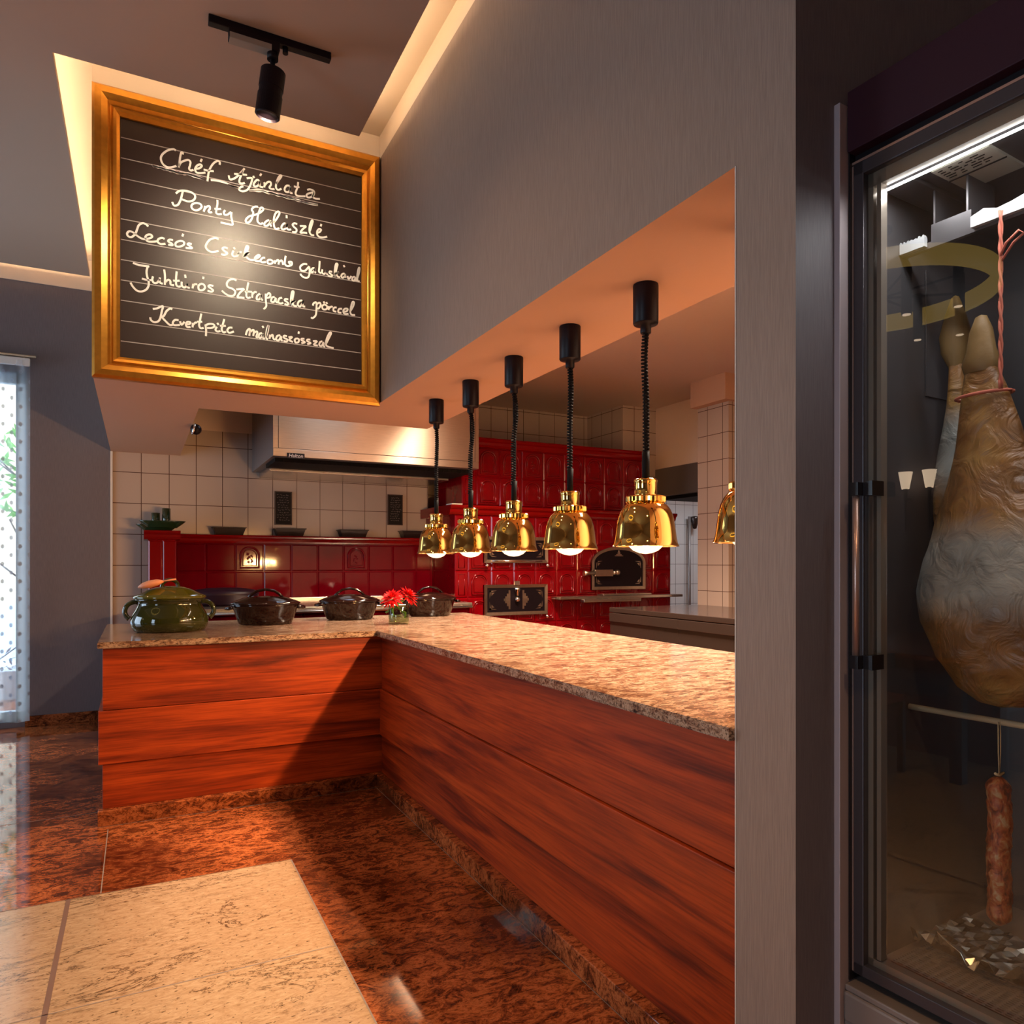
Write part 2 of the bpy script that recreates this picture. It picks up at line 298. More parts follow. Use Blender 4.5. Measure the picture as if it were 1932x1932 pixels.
def curtain_mat():
    m = bpy.data.materials.new('dotted_voile'); m.use_nodes = True; N, L = m.node_tree.nodes, m.node_tree.links; N.clear()
    o = N.new('ShaderNodeOutputMaterial'); tc = N.new('ShaderNodeTexCoord')
    mp = N.new('ShaderNodeMapping'); L.new(tc.outputs['UV'], mp.inputs[0])
    sp = N.new('ShaderNodeSeparateXYZ'); L.new(mp.outputs[0], sp.inputs[0])
    def cell(sock, s, off):
        a = N.new('ShaderNodeMath'); a.operation = 'ADD'; L.new(sock, a.inputs[0]); a.inputs[1].default_value = off
        p = N.new('ShaderNodeMath'); p.operation = 'PINGPONG'; L.new(a.outputs[0], p.inputs[0]); p.inputs[1].default_value = s / 2
        return p.outputs[0]
    def dot(sx, sz, ox, oz, rx, rz):
        x = N.new('ShaderNodeMath'); x.operation = 'DIVIDE'; L.new(cell(sp.outputs[0], sx, ox), x.inputs[0]); x.inputs[1].default_value = rx
        z = N.new('ShaderNodeMath'); z.operation = 'DIVIDE'; L.new(cell(sp.outputs[1], sz, oz), z.inputs[0]); z.inputs[1].default_value = rz
        h = N.new('ShaderNodeMath'); h.operation = 'MULTIPLY'; L.new(x.outputs[0], h.inputs[0]); L.new(x.outputs[0], h.inputs[1])
        q = N.new('ShaderNodeMath'); q.operation = 'MULTIPLY_ADD'; L.new(z.outputs[0], q.inputs[0]); L.new(z.outputs[0], q.inputs[1]); L.new(h.outputs[0], q.inputs[2])
        l = N.new('ShaderNodeMath'); l.operation = 'LESS_THAN'; L.new(q.outputs[0], l.inputs[0]); l.inputs[1].default_value = 1.0
        return l.outputs[0]
    mx = N.new('ShaderNodeMath'); mx.operation = 'MAXIMUM'
    L.new(dot(0.20, 0.137, 0, 0, 0.020, 0.017), mx.inputs[0]); L.new(dot(0.20, 0.137, 0.10, 0.0685, 0.020, 0.017), mx.inputs[1])
    t = N.new('ShaderNodeBsdfTransparent'); tr = N.new('ShaderNodeBsdfTranslucent'); tr.inputs[0].default_value = (0.85, 0.88, 0.92, 1)
    df = N.new('ShaderNodeBsdfDiffuse'); df.inputs[0].default_value = (0.30, 0.34, 0.42, 1)
    v = N.new('ShaderNodeMixShader'); v.inputs[0].default_value = 0.30; L.new(t.outputs[0], v.inputs[1]); L.new(tr.outputs[0], v.inputs[2])
    f = N.new('ShaderNodeMath'); f.operation = 'MULTIPLY'; L.new(mx.outputs[0], f.inputs[0]); f.inputs[1].default_value = 0.75
    e = N.new('ShaderNodeMixShader'); L.new(f.outputs[0], e.inputs[0]); L.new(v.outputs[0], e.inputs[1]); L.new(df.outputs[0], e.inputs[2])
    L.new(e.outputs[0], o.inputs[0])
    return m
M['curtain'] = curtain_mat()

# ------------------------------------------------------------ mesh helpers
class MB:
    def __init__(s): s.bm = bmesh.new()
    def face(s, pts, mi=0, smooth=False):
        f = s.bm.faces.new([s.bm.verts.new(p) for p in pts]); f.material_index = mi; f.smooth = smooth; return f
    def box(s, x0, x1, y0, y1, z0, z1, mi=0, faces=None, bevel=0.0, X=None):
        vs = [s.bm.verts.new(p) for p in ((x0, y0, z0), (x1, y0, z0), (x1, y1, z0), (x0, y1, z0), (x0, y0, z1), (x1, y0, z1), (x1, y1, z1), (x0, y1, z1))]
        ids = {'-z': (0, 3, 2, 1), '+z': (4, 5, 6, 7), '-y': (0, 1, 5, 4), '+x': (1, 2, 6, 5), '+y': (2, 3, 7, 6), '-x': (3, 0, 4, 7)}
        fs = []
        for k, q in ids.items():
            f = s.bm.faces.new([vs[i] for i in q]); f.material_index = (faces or {}).get(k, mi); fs.append(f)
        if bevel:
            es = list({e for f in fs for e in f.edges})
            r = bmesh.ops.bevel(s.bm, geom=es, offset=bevel, segments=2, affect='EDGES', profile=0.5)
        if X is not None: bmesh.ops.transform(s.bm, matrix=X, verts=[v for v in vs if v.is_valid])
        return s
    def lathe(s, prof, c=(0, 0, 0), seg=32, sx=1.0, sy=1.0, mi=0, smooth=True, flute=0.0, cap=False, axis=None, rot=0.0):
        rings = []
        for r, z in prof:
            if r < 1e-6: rings.append([s.bm.verts.new((c[0], c[1], c[2] + z))]); continue
            ring = []
            for i in range(seg):
                a = 2 * PI * i / seg + rot; rr = r * (1 - flute) if (flute and i % 2) else r
                ring.append(s.bm.verts.new((c[0] + rr * math.cos(a) * sx, c[1] + rr * math.sin(a) * sy, c[2] + z)))
            rings.append(ring)
        for a, b in zip(rings, rings[1:]):
            for i in range(seg):
                j = (i + 1) % seg
                if len(a) == 1 and len(b) == 1: continue
                if len(a) == 1: q = (a[0], b[i], b[j])
                elif len(b) == 1: q = (a[i], b[0], a[j])
                else: q = (a[i], b[i], b[j], a[j])
                f = s.bm.faces.new(q); f.smooth = smooth; f.material_index = mi
        if cap:
            for ring in (rings[0], rings[-1]):
                if len(ring) > 2:
                    f = s.bm.faces.new(ring); f.material_index = mi
        if axis is not None:
            vs = [v for ring in rings for v in ring]
            q = Vector((0, 0, 1)).rotation_difference(Vector(axis).normalized()).to_matrix().to_4x4()
            T = Matrix.Translation(Vector(c)); bmesh.ops.transform(s.bm, matrix=T @ q @ T.inverted(), verts=vs)
        return s
    def tube(s, pts, r, seg=8, closed=False, mi=0, smooth=True, radii=None):
        pts = [Vector(p) for p in pts]; n = len(pts); rings = []; up = None
        for i, p in enumerate(pts):
            a = pts[(i - 1) % n] if (closed or i > 0) else p; b = pts[(i + 1) % n] if (closed or i < n - 1) else p
            t = (b - a).normalized()
            if up is None or abs(up.dot(t)) > 0.98:
                up = Vector((0, 0, 1)) if abs(t.z) < 0.9 else Vector((1, 0, 0))
            u = (up - t * up.dot(t)).normalized(); w = t.cross(u); up = u
            rr = radii[i] if radii else r
            rings.append([s.bm.verts.new(p + (u * math.cos(2 * PI * k / seg) + w * math.sin(2 * PI * k / seg)) * rr) for k in range(seg)])
        pairs = list(zip(rings, rings[1:])) + ([(rings[-1], rings[0])] if closed else [])
        for a, b in pairs:
            for k in range(seg):
                j = (k + 1) % seg; f = s.bm.faces.new((a[k], a[j], b[j], b[k])); f.smooth = smooth; f.material_index = mi
        if not closed:
            for ring in (rings[0], rings[-1]): s.bm.faces.new(ring).material_index = mi
        return s
    def cyl(s, a, b, r, seg=20, mi=0, r2=None):
        return s.tube([a, b], r, seg, mi=mi, radii=[r, r if r2 is None else r2])
    def prism(s, poly, y0, y1, mi=0):      # polygon in x,z pulled along y
        A = [s.bm.verts.new((x, y0, z)) for x, z in poly]; B = [s.bm.verts.new((x, y1, z)) for x, z in poly]
        n = len(poly)
        for q in [A, B[::-1]] + [[A[i], B[i], B[(i + 1) % n], A[(i + 1) % n]] for i in range(n)]:
            s.bm.faces.new(q).material_index = mi
        return s
    def ball(s, c, r, seg=12, mi=0, sx=1, sy=1, sz=1):
        k = max(4, seg // 2)
        return s.lathe([(r * math.sin(PI * i / k), -r * sz * math.cos(PI * i / k)) for i in range(k + 1)], c, seg, sx, sy, mi)
    def build(s, name, mats, parent=None, loc=None):
        me = bpy.data.meshes.new(name)
        bmesh.ops.recalc_face_normals(s.bm, faces=s.bm.faces[:])
        s.bm.to_mesh(me); s.bm.free()
        for m in (mats if isinstance(mats, (list, tuple)) else [mats]): me.materials.append(m)
        o = bpy.data.objects.new(name, me); COL.objects.link(o)
        if parent: o.parent = parent
        if loc: o.location = loc
        return o
def tag(o, label, cat, group=None, kind=None):
    o['label'] = label; o['category'] = cat
    if group: o['group'] = group
    if kind: o['kind'] = kind
    return o
def empty(name, loc, label, cat, group=None, rz=0.0):
    o = bpy.data.objects.new(name, None); COL.objects.link(o); o.location = loc; o.rotation_euler = (0, 0, rz)
    o.empty_display_size = 0.05
    return tag(o, label, cat, group)
def struct(o):
    o['kind'] = 'structure'; return o
def copy_tree(o, parent=None):
    c = o.copy(); COL.objects.link(c); c.parent = parent
    for ch in list(o.children): copy_tree(ch, c)
    return c

# ============================================================ SETTING
XW, YF, YB, ZS = 1.263, 4.149, 6.95, 2.245       # wall over the pass, board bulkhead, rear wall, soffit
ZP, ZU = 3.63, 3.81                               # dropped ceiling panel, upper ceiling
# floor: red-brown granite slabs with an inlaid cream field and thin joints
b = MB()
def flat(x0, x1, y0, y1, mi, z=0.0): b.face([(x0, y0, z), (x1, y0, z), (x1, y1, z), (x0, y1, z)], mi)
flat(-4.6, 9.3, 3.29, 9.2, 0); flat(0.60, 9.3, -3.3, 3.29, 0); flat(-4.6, -2.2, -3.3, 3.29, 0); flat(-2.2, 0.60, -3.3, 3.29, 1)
e = 0.0006
flat(-0.246, -0.230, -3.3, 3.29, 3, e)
for y in (2.478, 1.665, 0.85, 0.04): flat(-2.2, 0.60, y - .002, y + .002, 2, e)
flat(0.598, 0.603, -3.3, 3.29, 2, e); flat(-2.2, 0.60, 3.288, 3.292, 3, e)
flat(-0.131, -0.127, 3.29, 4.07, 2, e); flat(-4.6, -0.18, 4.371, 4.375, 2, e)
flat(-0.172, 1.25, 4.118, 4.121, 2, e); flat(1.232, 1.235, 1.3, 4.12, 2, e)
struct(b.build('floor', [M['red_granite'], M['cream_granite'], M['joint'], M['joint_brown']]))

# dropped ceiling panel with a lit gap round the bulkhead
b = MB()
for x0, x1, y0, y1 in ((-4.1, 1.073, -2.9, 3.90), (-4.1, -0.345, 3.90, 6.80)):
    b.box(x0, x1, y0, y1, ZP, ZP + 0.045)
struct(b.build('ceiling', M['ceiling_paint']))
b = MB(); b.box(-4.7, 1.27, -3.4, 7.1, ZU, ZU + .1)
struct(b.build('ceiling_upper', M['cream_paint']))
b = MB(); b.box(1.79, 9.4, 1.2, 9.3, 3.157, 3.26)
b.box(0.33, 1.30, 4.70, 7.0, 3.157, 3.26)
struct(b.build('ceiling_kitchen', M['kitchen_paint']))
b = MB(); b.box(1.263, 4.1, -3.4, 1.12, ZU, ZU + .1); struct(b.build('ceiling_niche', M['ceiling_paint']))

# beam over the pass, the pillar and the board bulkhead: wallpaper outside, painted soffit below
def lidded(name, boxes, mats, faces=None):
    b = MB()
    for q in boxes: b.box(*q[:6], mi=0, faces=q[6] if len(q) > 6 else faces)
    return struct(b.build(name, mats))
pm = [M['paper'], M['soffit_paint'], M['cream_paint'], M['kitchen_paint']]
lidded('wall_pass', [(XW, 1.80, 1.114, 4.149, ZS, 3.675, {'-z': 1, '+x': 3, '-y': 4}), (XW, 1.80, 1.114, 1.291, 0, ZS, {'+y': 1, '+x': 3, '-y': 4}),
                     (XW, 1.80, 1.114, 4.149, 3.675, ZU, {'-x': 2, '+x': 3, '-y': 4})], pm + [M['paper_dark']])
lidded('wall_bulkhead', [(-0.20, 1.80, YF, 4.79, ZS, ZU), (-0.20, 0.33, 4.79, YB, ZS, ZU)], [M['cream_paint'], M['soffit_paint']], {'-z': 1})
# thin pale edging strip along the pass opening
b = MB(); b.box(XW - .0015, XW + .004, 1.2895, 1.2925, 0.0, ZS); struct(b.build('trim_1', M['white_paint']))
# wall that returns beside the fridge and closes the kitchen
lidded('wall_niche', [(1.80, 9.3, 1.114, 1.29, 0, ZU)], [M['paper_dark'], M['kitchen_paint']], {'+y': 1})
# rear wall of the dining side with the tall window opening
WX0, WX1, WZ0, WZ1 = -2.20, -0.79, 0.04, 2.83
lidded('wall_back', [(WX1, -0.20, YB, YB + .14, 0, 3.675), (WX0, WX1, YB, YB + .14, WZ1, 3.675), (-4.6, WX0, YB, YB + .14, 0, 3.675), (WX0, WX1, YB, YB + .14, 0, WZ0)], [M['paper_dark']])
b = MB(); b.box(-4.6, -0.20, YB - .006, YB + .14, 3.56, ZU); struct(b.build('trim_2', M['cream_paint']))
# kitchen rear wall: tiled, painted above, stepping back behind the oven
lidded('wall_kitchen', [(-0.20, 2.62, YB, YB + .14, 0, 2.482)], [M['tile_back']])
lidded('wall_kitchen_upper', [(-0.20, 2.62, YB, YB + .14, 2.482, ZU)], [M['kitchen_paint']])
b = MB(); b.box(-0.203, -0.186, YB - .012, YB + .01, 0, ZS); struct(b.build('trim_3', M['white_paint']))
X5 = on_y(1108, 780, 7.7).x
lidded('wall_recess', [(2.62, X5 + .02, 7.70, 7.84, 0, 3.157)], [M['tile_back']])
lidded('wall_recess_side', [(2.50, 2.62, YB + .1, 7.75, 0, 3.157)], [M['tile_x']])
lidded('wall_column', [(X5, 5.52, 6.95, 7.84, 0, 3.157)], [M['tile_back'], M['tile_x']], {'-x': 1})
lidded('wall_far', [(5.3, 9.3, 8.60, 8.74, 0, 3.157)], [M['tile_far']])
lidded('wall_kitchen_east', [(9.2, 9.34, 1.2, 8.7, 0, 3.157)], [M['kitchen_paint']])
lidded('wall_bulkhead_kitchen', [(5.52, 6.3, 5.80, 6.95, 2.43, 3.157)], [M['kitchen_paint']])
lidded('wall_pillar', [(5.15, 5.75, 5.36, 5.80, 0, 2.90)], [M['tile_back'], M['tile_x']], {'-x': 1})
lidded('wall_pillar_head', [(5.05, 6.3, 5.30, 5.80, 2.90, 3.157)], [M['soffit_paint']])
# dining room shell behind the camera
lw = []
for y0, y1 in ((-3.3, -0.6), (0.7, 4.35), (6.85, 6.95)): lw.append((-4.64, -4.5, y0, y1, 0, ZU))
for y0, y1 in ((-0.6, 0.7), (4.35, 6.85)): lw += [(-4.64, -4.5, y0, y1, 2.7, ZU), (-4.64, -4.5, y0, y1, 0, .06)]
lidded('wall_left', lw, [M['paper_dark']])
lidded('wall_front', [(-4.6, 4.1, -3.44, -3.3, 0, ZU)], [M['paper']])
lidded('wall_east', [(4.0, 4.14, -3.3, 1.114, 0, ZU)], [M['paper']])
for y0, y1 in ((-0.6, 0.7), (4.35, 6.85)):
    l = light('window_portal', 'AREA', (-4.52, (y0 + y1) / 2, 1.38), 1, (1, 1, 1), (0, -PI / 2, 0), shape='RECTANGLE', size=2.6, size_y=y1 - y0); l.data.cycles.is_portal = True
l = light('window_portal', 'AREA', ((WX0 + WX1) / 2, YB - .01, 1.43), 1, (1, 1, 1), (-PI / 2, 0, 0), shape='RECTANGLE', size=WX1 - WX0, size_y=2.78); l.data.cycles.is_portal = True
# baseboard
b = MB(); b.box(-0.80, -0.18, YB - .02, YB, 0, 0.085, bevel=.003); struct(b.build('baseboard_back', M['red_granite']))
# window with aluminium frame and pane
b = MB()
for q in ((WX0, WX0 + .07, WZ0, WZ1), (WX1 - .075, WX1, WZ0, WZ1), (WX0, WX1, WZ1 - .09, WZ1), (WX0, WX1, WZ0, WZ0 + .085), (-1.52, -1.46, WZ0, WZ1)):
    b.box(q[0], q[1], YB + .02, YB + .09, q[2], q[3], bevel=.006)
wf = struct(b.build('window_1', M['alu']))
b = MB(); b.box(WX0 + .06, WX1 - .06, YB + .05, YB + .06, WZ0 + .07, WZ1 - .08)
b.build('pane', M['win_glass'], wf)
# outside: paving, pale wall, planters
b = MB(); b.box(-14, -0.2, YB + .14, 22, -0.25, -0.02); o = struct(b.build('ground_outside', M['paving']))
b = MB(); b.box(-14, 2, 12.0, 12.3, 0.75, 7.0); b.box(-14, 2, 11.9, 12.4, -.02, 0.75, mi=1)
tag(struct(b.build('wall_outside', [M['ochre'], M['paving']])), 'pale ochre house wall seen through the window', 'wall')
pl = empty('planter_box', (-2.0, 8.6, -0.02), 'white planter box outside the window', 'planter')
b = MB(); b.box(-.9, 1.2, -.2, .2, 0, .30, bevel=.01); b.build('trough', M['paving'], pl)
b = MB()
for i in range(260):
    x, y, z = random.uniform(-.85, 1.15), random.uniform(-.16, .16), .30 + abs(random.gauss(0, .13)); a = random.uniform(0, PI); s = random.uniform(.03, .06)
    d = Vector((math.cos(a), math.sin(a) * .6, random.uniform(-.4, .8))) * s; e2 = Vector((-d.y, d.x, d.z * .3)) * .5; p = Vector((x, y, z))
    b.face([p - d, p + e2, p + d, p - e2])
for i in range(9): b.tube([(random.uniform(-.8, 1.1), 0, .28), (random.uniform(-.8, 1.1), 0, .5)], .006, 5)
b.build('foliage', M['leaf_purple'], pl)
sh = empty('leafy_shrub', (-1.22, 10.2, -0.02), 'leafy green shrub against the pale wall outside the window', 'shrub')
b = MB(); b.tube([(0, 0, 0), (.05, 0, .9), (0, 0, 2.6)], .03, 7, radii=[.04, .03, .015])
for k in range(10): a = random.uniform(0, 2 * PI); z = random.uniform(1, 2.4); b.tube([(0, 0, z), (.35 * math.cos(a), .35 * math.sin(a), z + .25)], .01, 5)
b.build('trunk', M['chair_wood'], sh)
b = MB()
for i in range(80):
    z = random.uniform(1.9, 2.9); r = .42 * (1 - abs(z - 2.4) / .8); a = random.uniform(0, 2 * PI); q = r * math.sqrt(random.random())
    p = Vector((q * math.cos(a), q * math.sin(a), z)); d = Vector((random.uniform(-1, 1), random.uniform(-1, 1), random.uniform(-1, .4))).normalized() * random.uniform(.06, .12); e2 = d.cross(Vector((.3, .8, .4))).normalized() * .025
    b.face([p - d, p + e2, p + d, p - e2])
b.build('foliage', M['leaf'], sh)
# curtain and rod
b = MB(); bm = b.bm; uv = bm.loops.layers.uv.new('UVMap'); nx, nz = 150, 14; grid = []
for i in range(nx + 1):
    u = i / nx; x = -2.30 + 1.545 * u; col = []
    for j in range(nz + 1):
        v = j / nz; z = 0.06 + 2.84 * v
        y = YB - .10 + .030 * math.sin(u * 58 + .6 * math.sin(u * 17)) * (0.55 + .45 * (1 - v)) + .006 * math.sin(u * 130)
        col.append((bm.verts.new((x - .012 * (1 - v) * math.sin(u * 9), y, z)), (u * 2.6, z)))
    grid.append(col)
for i in range(nx):
    for j in range(nz):
        q = [grid[i][j], grid[i + 1][j], grid[i + 1][j + 1], grid[i][j + 1]]
        f = bm.faces.new([a[0] for a in q]); f.smooth = True
        for lp, a in zip(f.loops, q): lp[uv].uv = a[1]
cu = empty('curtain', (0, 0, 0), 'sheer white curtain with rows of grey dots at the window', 'curtain')
b.build('voile', M['curtain'], cu)
b = MB()
b.box(-2.3, -.755, YB - .112, YB - .088, 2.86, 2.925, bevel=.008); b.build('heading_tape', M['frost'], cu)
rod = empty('curtain_rod', (0, 0, 0), 'thin metal curtain rod above the tall window', 'curtain rod')
b = MB(); b.cyl((-2.45, YB - .10, 2.94), (-.715, YB - .10, 2.94), .011, 10); b.build('rod', M['pale_metal'], rod)
for x in (-.80, -2.3):
    b = MB(); b.cyl((x, YB - .10, 2.94), (x, YB, 2.94), .008, 8); b.build('bracket', M['pale_metal'], rod)
# warm LED strips lying on top of the dropped panel, hidden from below
for pts in (((1.035, -2.8), (1.035, 3.86)), ((-.30, 3.862), (1.03, 3.862)), ((-.385, 3.95), (-.385, 6.7)), ((-4.0, 6.72), (-.42, 6.72)), ((-4.06, -2.8), (-4.06, 6.7))):
    (xa, ya), (xb, yb) = pts
    b = MB(); b.box(min(xa, xb) - .008, max(xa, xb) + .008, min(ya, yb) - .008, max(ya, yb) + .008, ZP + .046, ZP + .058)
    tag(b.build('cove_light_strip', M['cove_led']), 'warm light strip hidden in the ceiling cove', 'light strip', 'cove light strips')

# ============================================================ COUNTERS
def counter(name, label, along, mats):
    t = empty(name, (0, 0, 0), label, 'counter')
    segs = ((0.076, 0.298, 0.012), (0.300, 0.566, 0.0), (0.568, 0.878, 0.012))
    for i, (z0, z1, back) in enumerate(segs):
        b = MB()
        if along == 'x':
            xa = -0.174 + (0.018 if back else 0); y = YF + back
            b.box(xa, 1.293, y, y + .022, z0, z1, bevel=.0025); b.box(xa, xa + .022, y + .022, 5.25, z0, z1)
        else:
            x = XW + back; b.box(x, x + .022, 1.293, YF - .003, z0, z1, bevel=.0025)
        b.build('plank', mats[i], t)
    b = MB()
    if along == 'x': b.box(-.176, XW + .03, YF - .028, YF + .03, 0.0, .076, bevel=.003); b.box(-.176, -.15, YF + .03, 5.25, 0, .076)
    else: b.box(XW - .028, XW + .03, 1.293, YF - .029, 0.0, .076, bevel=.003)
    b.build('plinth', M['red_granite'], t)
    b = MB()
    if along == 'x': b.box(-.13, XW + .03, YF + .035, 5.25, .02, .876)
    else: b.box(XW + .036, 2.26, 1.295, 5.25, .02, .876)
    b.build('carcass', M['black_matte'], t)
counter('counter_left_run', 'wood-planked counter under the pots, brightly lit orange', 'x', M['wood_a'])
counter('counter_pass_run', 'long wood-planked counter below the row of brass lamps', 'y', M['wood_b'])
for o in list(COL.objects):
    if o.name.startswith('counter_') and o.parent is None: o.name = 'service_counter'
b = MB(); bm = b.bm
poly = [(-.177, 4.128), (1.243, 4.128), (1.243, 1.2925), (2.33, 1.2925), (2.33, 5.36), (-.177, 5.36)]
A = [bm.verts.new((x, y, .880)) for x, y in poly]; B = [bm.verts.new((x, y, .912)) for x, y in poly]
bm.faces.new(A[::-1]); bm.faces.new(B)
for i in range(6): bm.faces.new((A[i], A[(i + 1) % 6], B[(i + 1) % 6], B[i]))
bmesh.ops.bevel(bm, geom=[e2 for e2 in bm.edges if abs(e2.verts[0].co.z - e2.verts[1].co.z) < .001], offset=.004, segments=2, affect='EDGES')
ZT = 0.912
tag(b.build('granite_worktop', M['top_granite']), 'L-shaped polished beige granite worktop with dark veins', 'worktop')

# ============================================================ MENU BOARD
t = empty('menu_board', (0, 0, 0), 'large gold-framed black chalkboard menu with white handwriting', 'menu board')
BX0, BX1, BZ0, BZ1 = -0.200, 1.2545, 2.222, 3.672          # outer frame
IX0, IX1, IZ0, IZ1 = -0.077, 1.150, 2.338, 3.537           # sight edge
prof = [(0, .0), (0, .030), (.012, .045), (.040, .050), (.066, .040), (.078, .026), (.082, .024), (.090, .034), (.104, .032), (.118, .020), (.120, .008)]
def rail(p0, p1, q0, q1):     # outer edge p0->p1, sight edge q0->q1 (x,z)
    b = MB(); w = prof[-1][0]; rows = []
    for d, h in prof:
        k = d / w
        rows.append([(p0[0] + (q0[0] - p0[0]) * k, YF - .002 - h, p0[1] + (q0[1] - p0[1]) * k), (p1[0] + (q1[0] - p1[0]) * k, YF - .002 - h, p1[1] + (q1[1] - p1[1]) * k)])
    for a, c in zip(rows, rows[1:]): f = b.face([a[0], a[1], c[1], c[0]])
    b.face([rows[0][0], rows[0][1], rows[-1][1], rows[-1][0]])
    o = b.build('frame_rail', M['gold'], t)
O_ = [(BX0, BZ1), (BX1, BZ1), (BX1, BZ0), (BX0, BZ0)]; I_ = [(IX0, IZ1), (IX1, IZ1), (IX1, IZ0), (IX0, IZ0)]
for i in range(4): rail(O_[i], O_[(i + 1) % 4], I_[i], I_[(i + 1) % 4])
YC = YF - .012
b = MB(); b.box(IX0 - .015, IX1 + .015, YC, YF - .003, IZ0 - .015, IZ1 + .015); b.build('chalkboard_panel', M['slate'], t)
# board coordinates from the photograph: homography of the sight edge
SRC = [(223.4, 208.5), (686.5, 319.4), (681.0, 728.0), (214.0, 682.5)]; DST = [(0, 1), (1, 1), (1, 0), (0, 0)]
def solve(A, bb):
    n = len(bb); Mx = [r[:] + [v] for r, v in zip(A, bb)]
    for i in range(n):
        p = max(range(i, n), key=lambda r: abs(Mx[r][i])); Mx[i], Mx[p] = Mx[p], Mx[i]
        for r in range(n):
            if r != i:
                k = Mx[r][i] / Mx[i][i]; Mx[r] = [a - k * c for a, c in zip(Mx[r], Mx[i])]
    return [Mx[i][n] / Mx[i][i] for i in range(n)]
AA, bb = [], []
for (x, y), (u, v) in zip(SRC, DST):
    AA.append([x, y, 1, 0, 0, 0, -u * x, -u * y]); bb.append(u); AA.append([0, 0, 0, x, y, 1, -v * x, -v * y]); bb.append(v)
HM = solve(AA, bb)
def board(px, py):
    d = HM[6] * px + HM[7] * py + 1; u = (HM[0] * px + HM[1] * py + HM[2]) / d; v = (HM[3] * px + HM[4] * py + HM[5]) / d
    return IX0 + u * (IX1 - IX0), IZ0 + v * (IZ1 - IZ0)
b = MB()
for yl, yr in zip((245.4, 285.8, 326.1, 366.5, 406.9, 447.3, 487.6, 528, 568.3, 608.7, 649.8), (352.3, 387.6, 422.2, 456.7, 492, 527.4, 562, 597, 632, 667, 701.7)):
    z = (board(222, yl)[1] + board(684, yr)[1]) / 2
    b.box(IX0 + .002, IX1 - .002, YC - .0008, YC, z - .0022, z + .0022)
b.build('ruled_lines', M['chalk_thin'], t)
def smooth(pts, n=5):
    if len(pts) < 3: return pts
    P = [pts[0]] + pts + [pts[-1]]; out = []
    for i in range(1, len(P) - 2):
        p0, p1, p2, p3 = P[i - 1], P[i], P[i + 1], P[i + 2]
        for k in range(n):
            s = k / n; out.append(tuple(.5 * (2 * b1 + (c - a) * s + (2 * a - 5 * b1 + 4 * c - d) * s * s + (3 * b1 - a - 3 * c + d) * s ** 3) for a, b1, c, d in zip(p0, p1, p2, p3)))
    return out + [pts[-1]]
def ribbon(b, pts, w, y):
    n = len(pts); L = []
    for i, (x, z) in enumerate(pts):
        a, c = pts[max(0, i - 1)], pts[min(n - 1, i + 1)]; dx, dz = c[0] - a[0], c[1] - a[1]; l = math.hypot(dx, dz) or 1
        nx_, nz_ = -dz / l * w / 2, dx / l * w / 2
        L.append([b.bm.verts.new(p) for p in ((x + nx_, y, z + nz_), (x - nx_, y, z - nz_), (x - nx_, y + .0012, z - nz_), (x + nx_, y + .0012, z + nz_))])
    for q, r in zip(L, L[1:]):
        for k in range(4): b.bm.faces.new((q[k], q[(k + 1) % 4], r[(k + 1) % 4], r[k]))
    b.bm.faces.new(L[0]); b.bm.faces.new(L[-1])
FR = {'A': (200, 240, .13458), 'B': (430, 260, .15010), 'C': (200, 460, .13458), 'D': (430, 460, .15010)}
def strokes(spec, b, w=.0098):
    for fr, txt in spec:
        ox, oy, s = FR[fr]
        for st in txt.split(';'):
            v = [float(q) for q in st.replace(' ', ',').split(',') if q]
            if len(v) < 4: continue
            pts = [board(ox + v[i] * s, oy + v[i + 1] * s) for i in range(0, len(v), 2)]
            if len(pts) == 2 and math.dist(*pts) < .012: pts = [pts[0], (pts[0][0] + .006, pts[0][1] - .010)]
            b.append(smooth(pts))
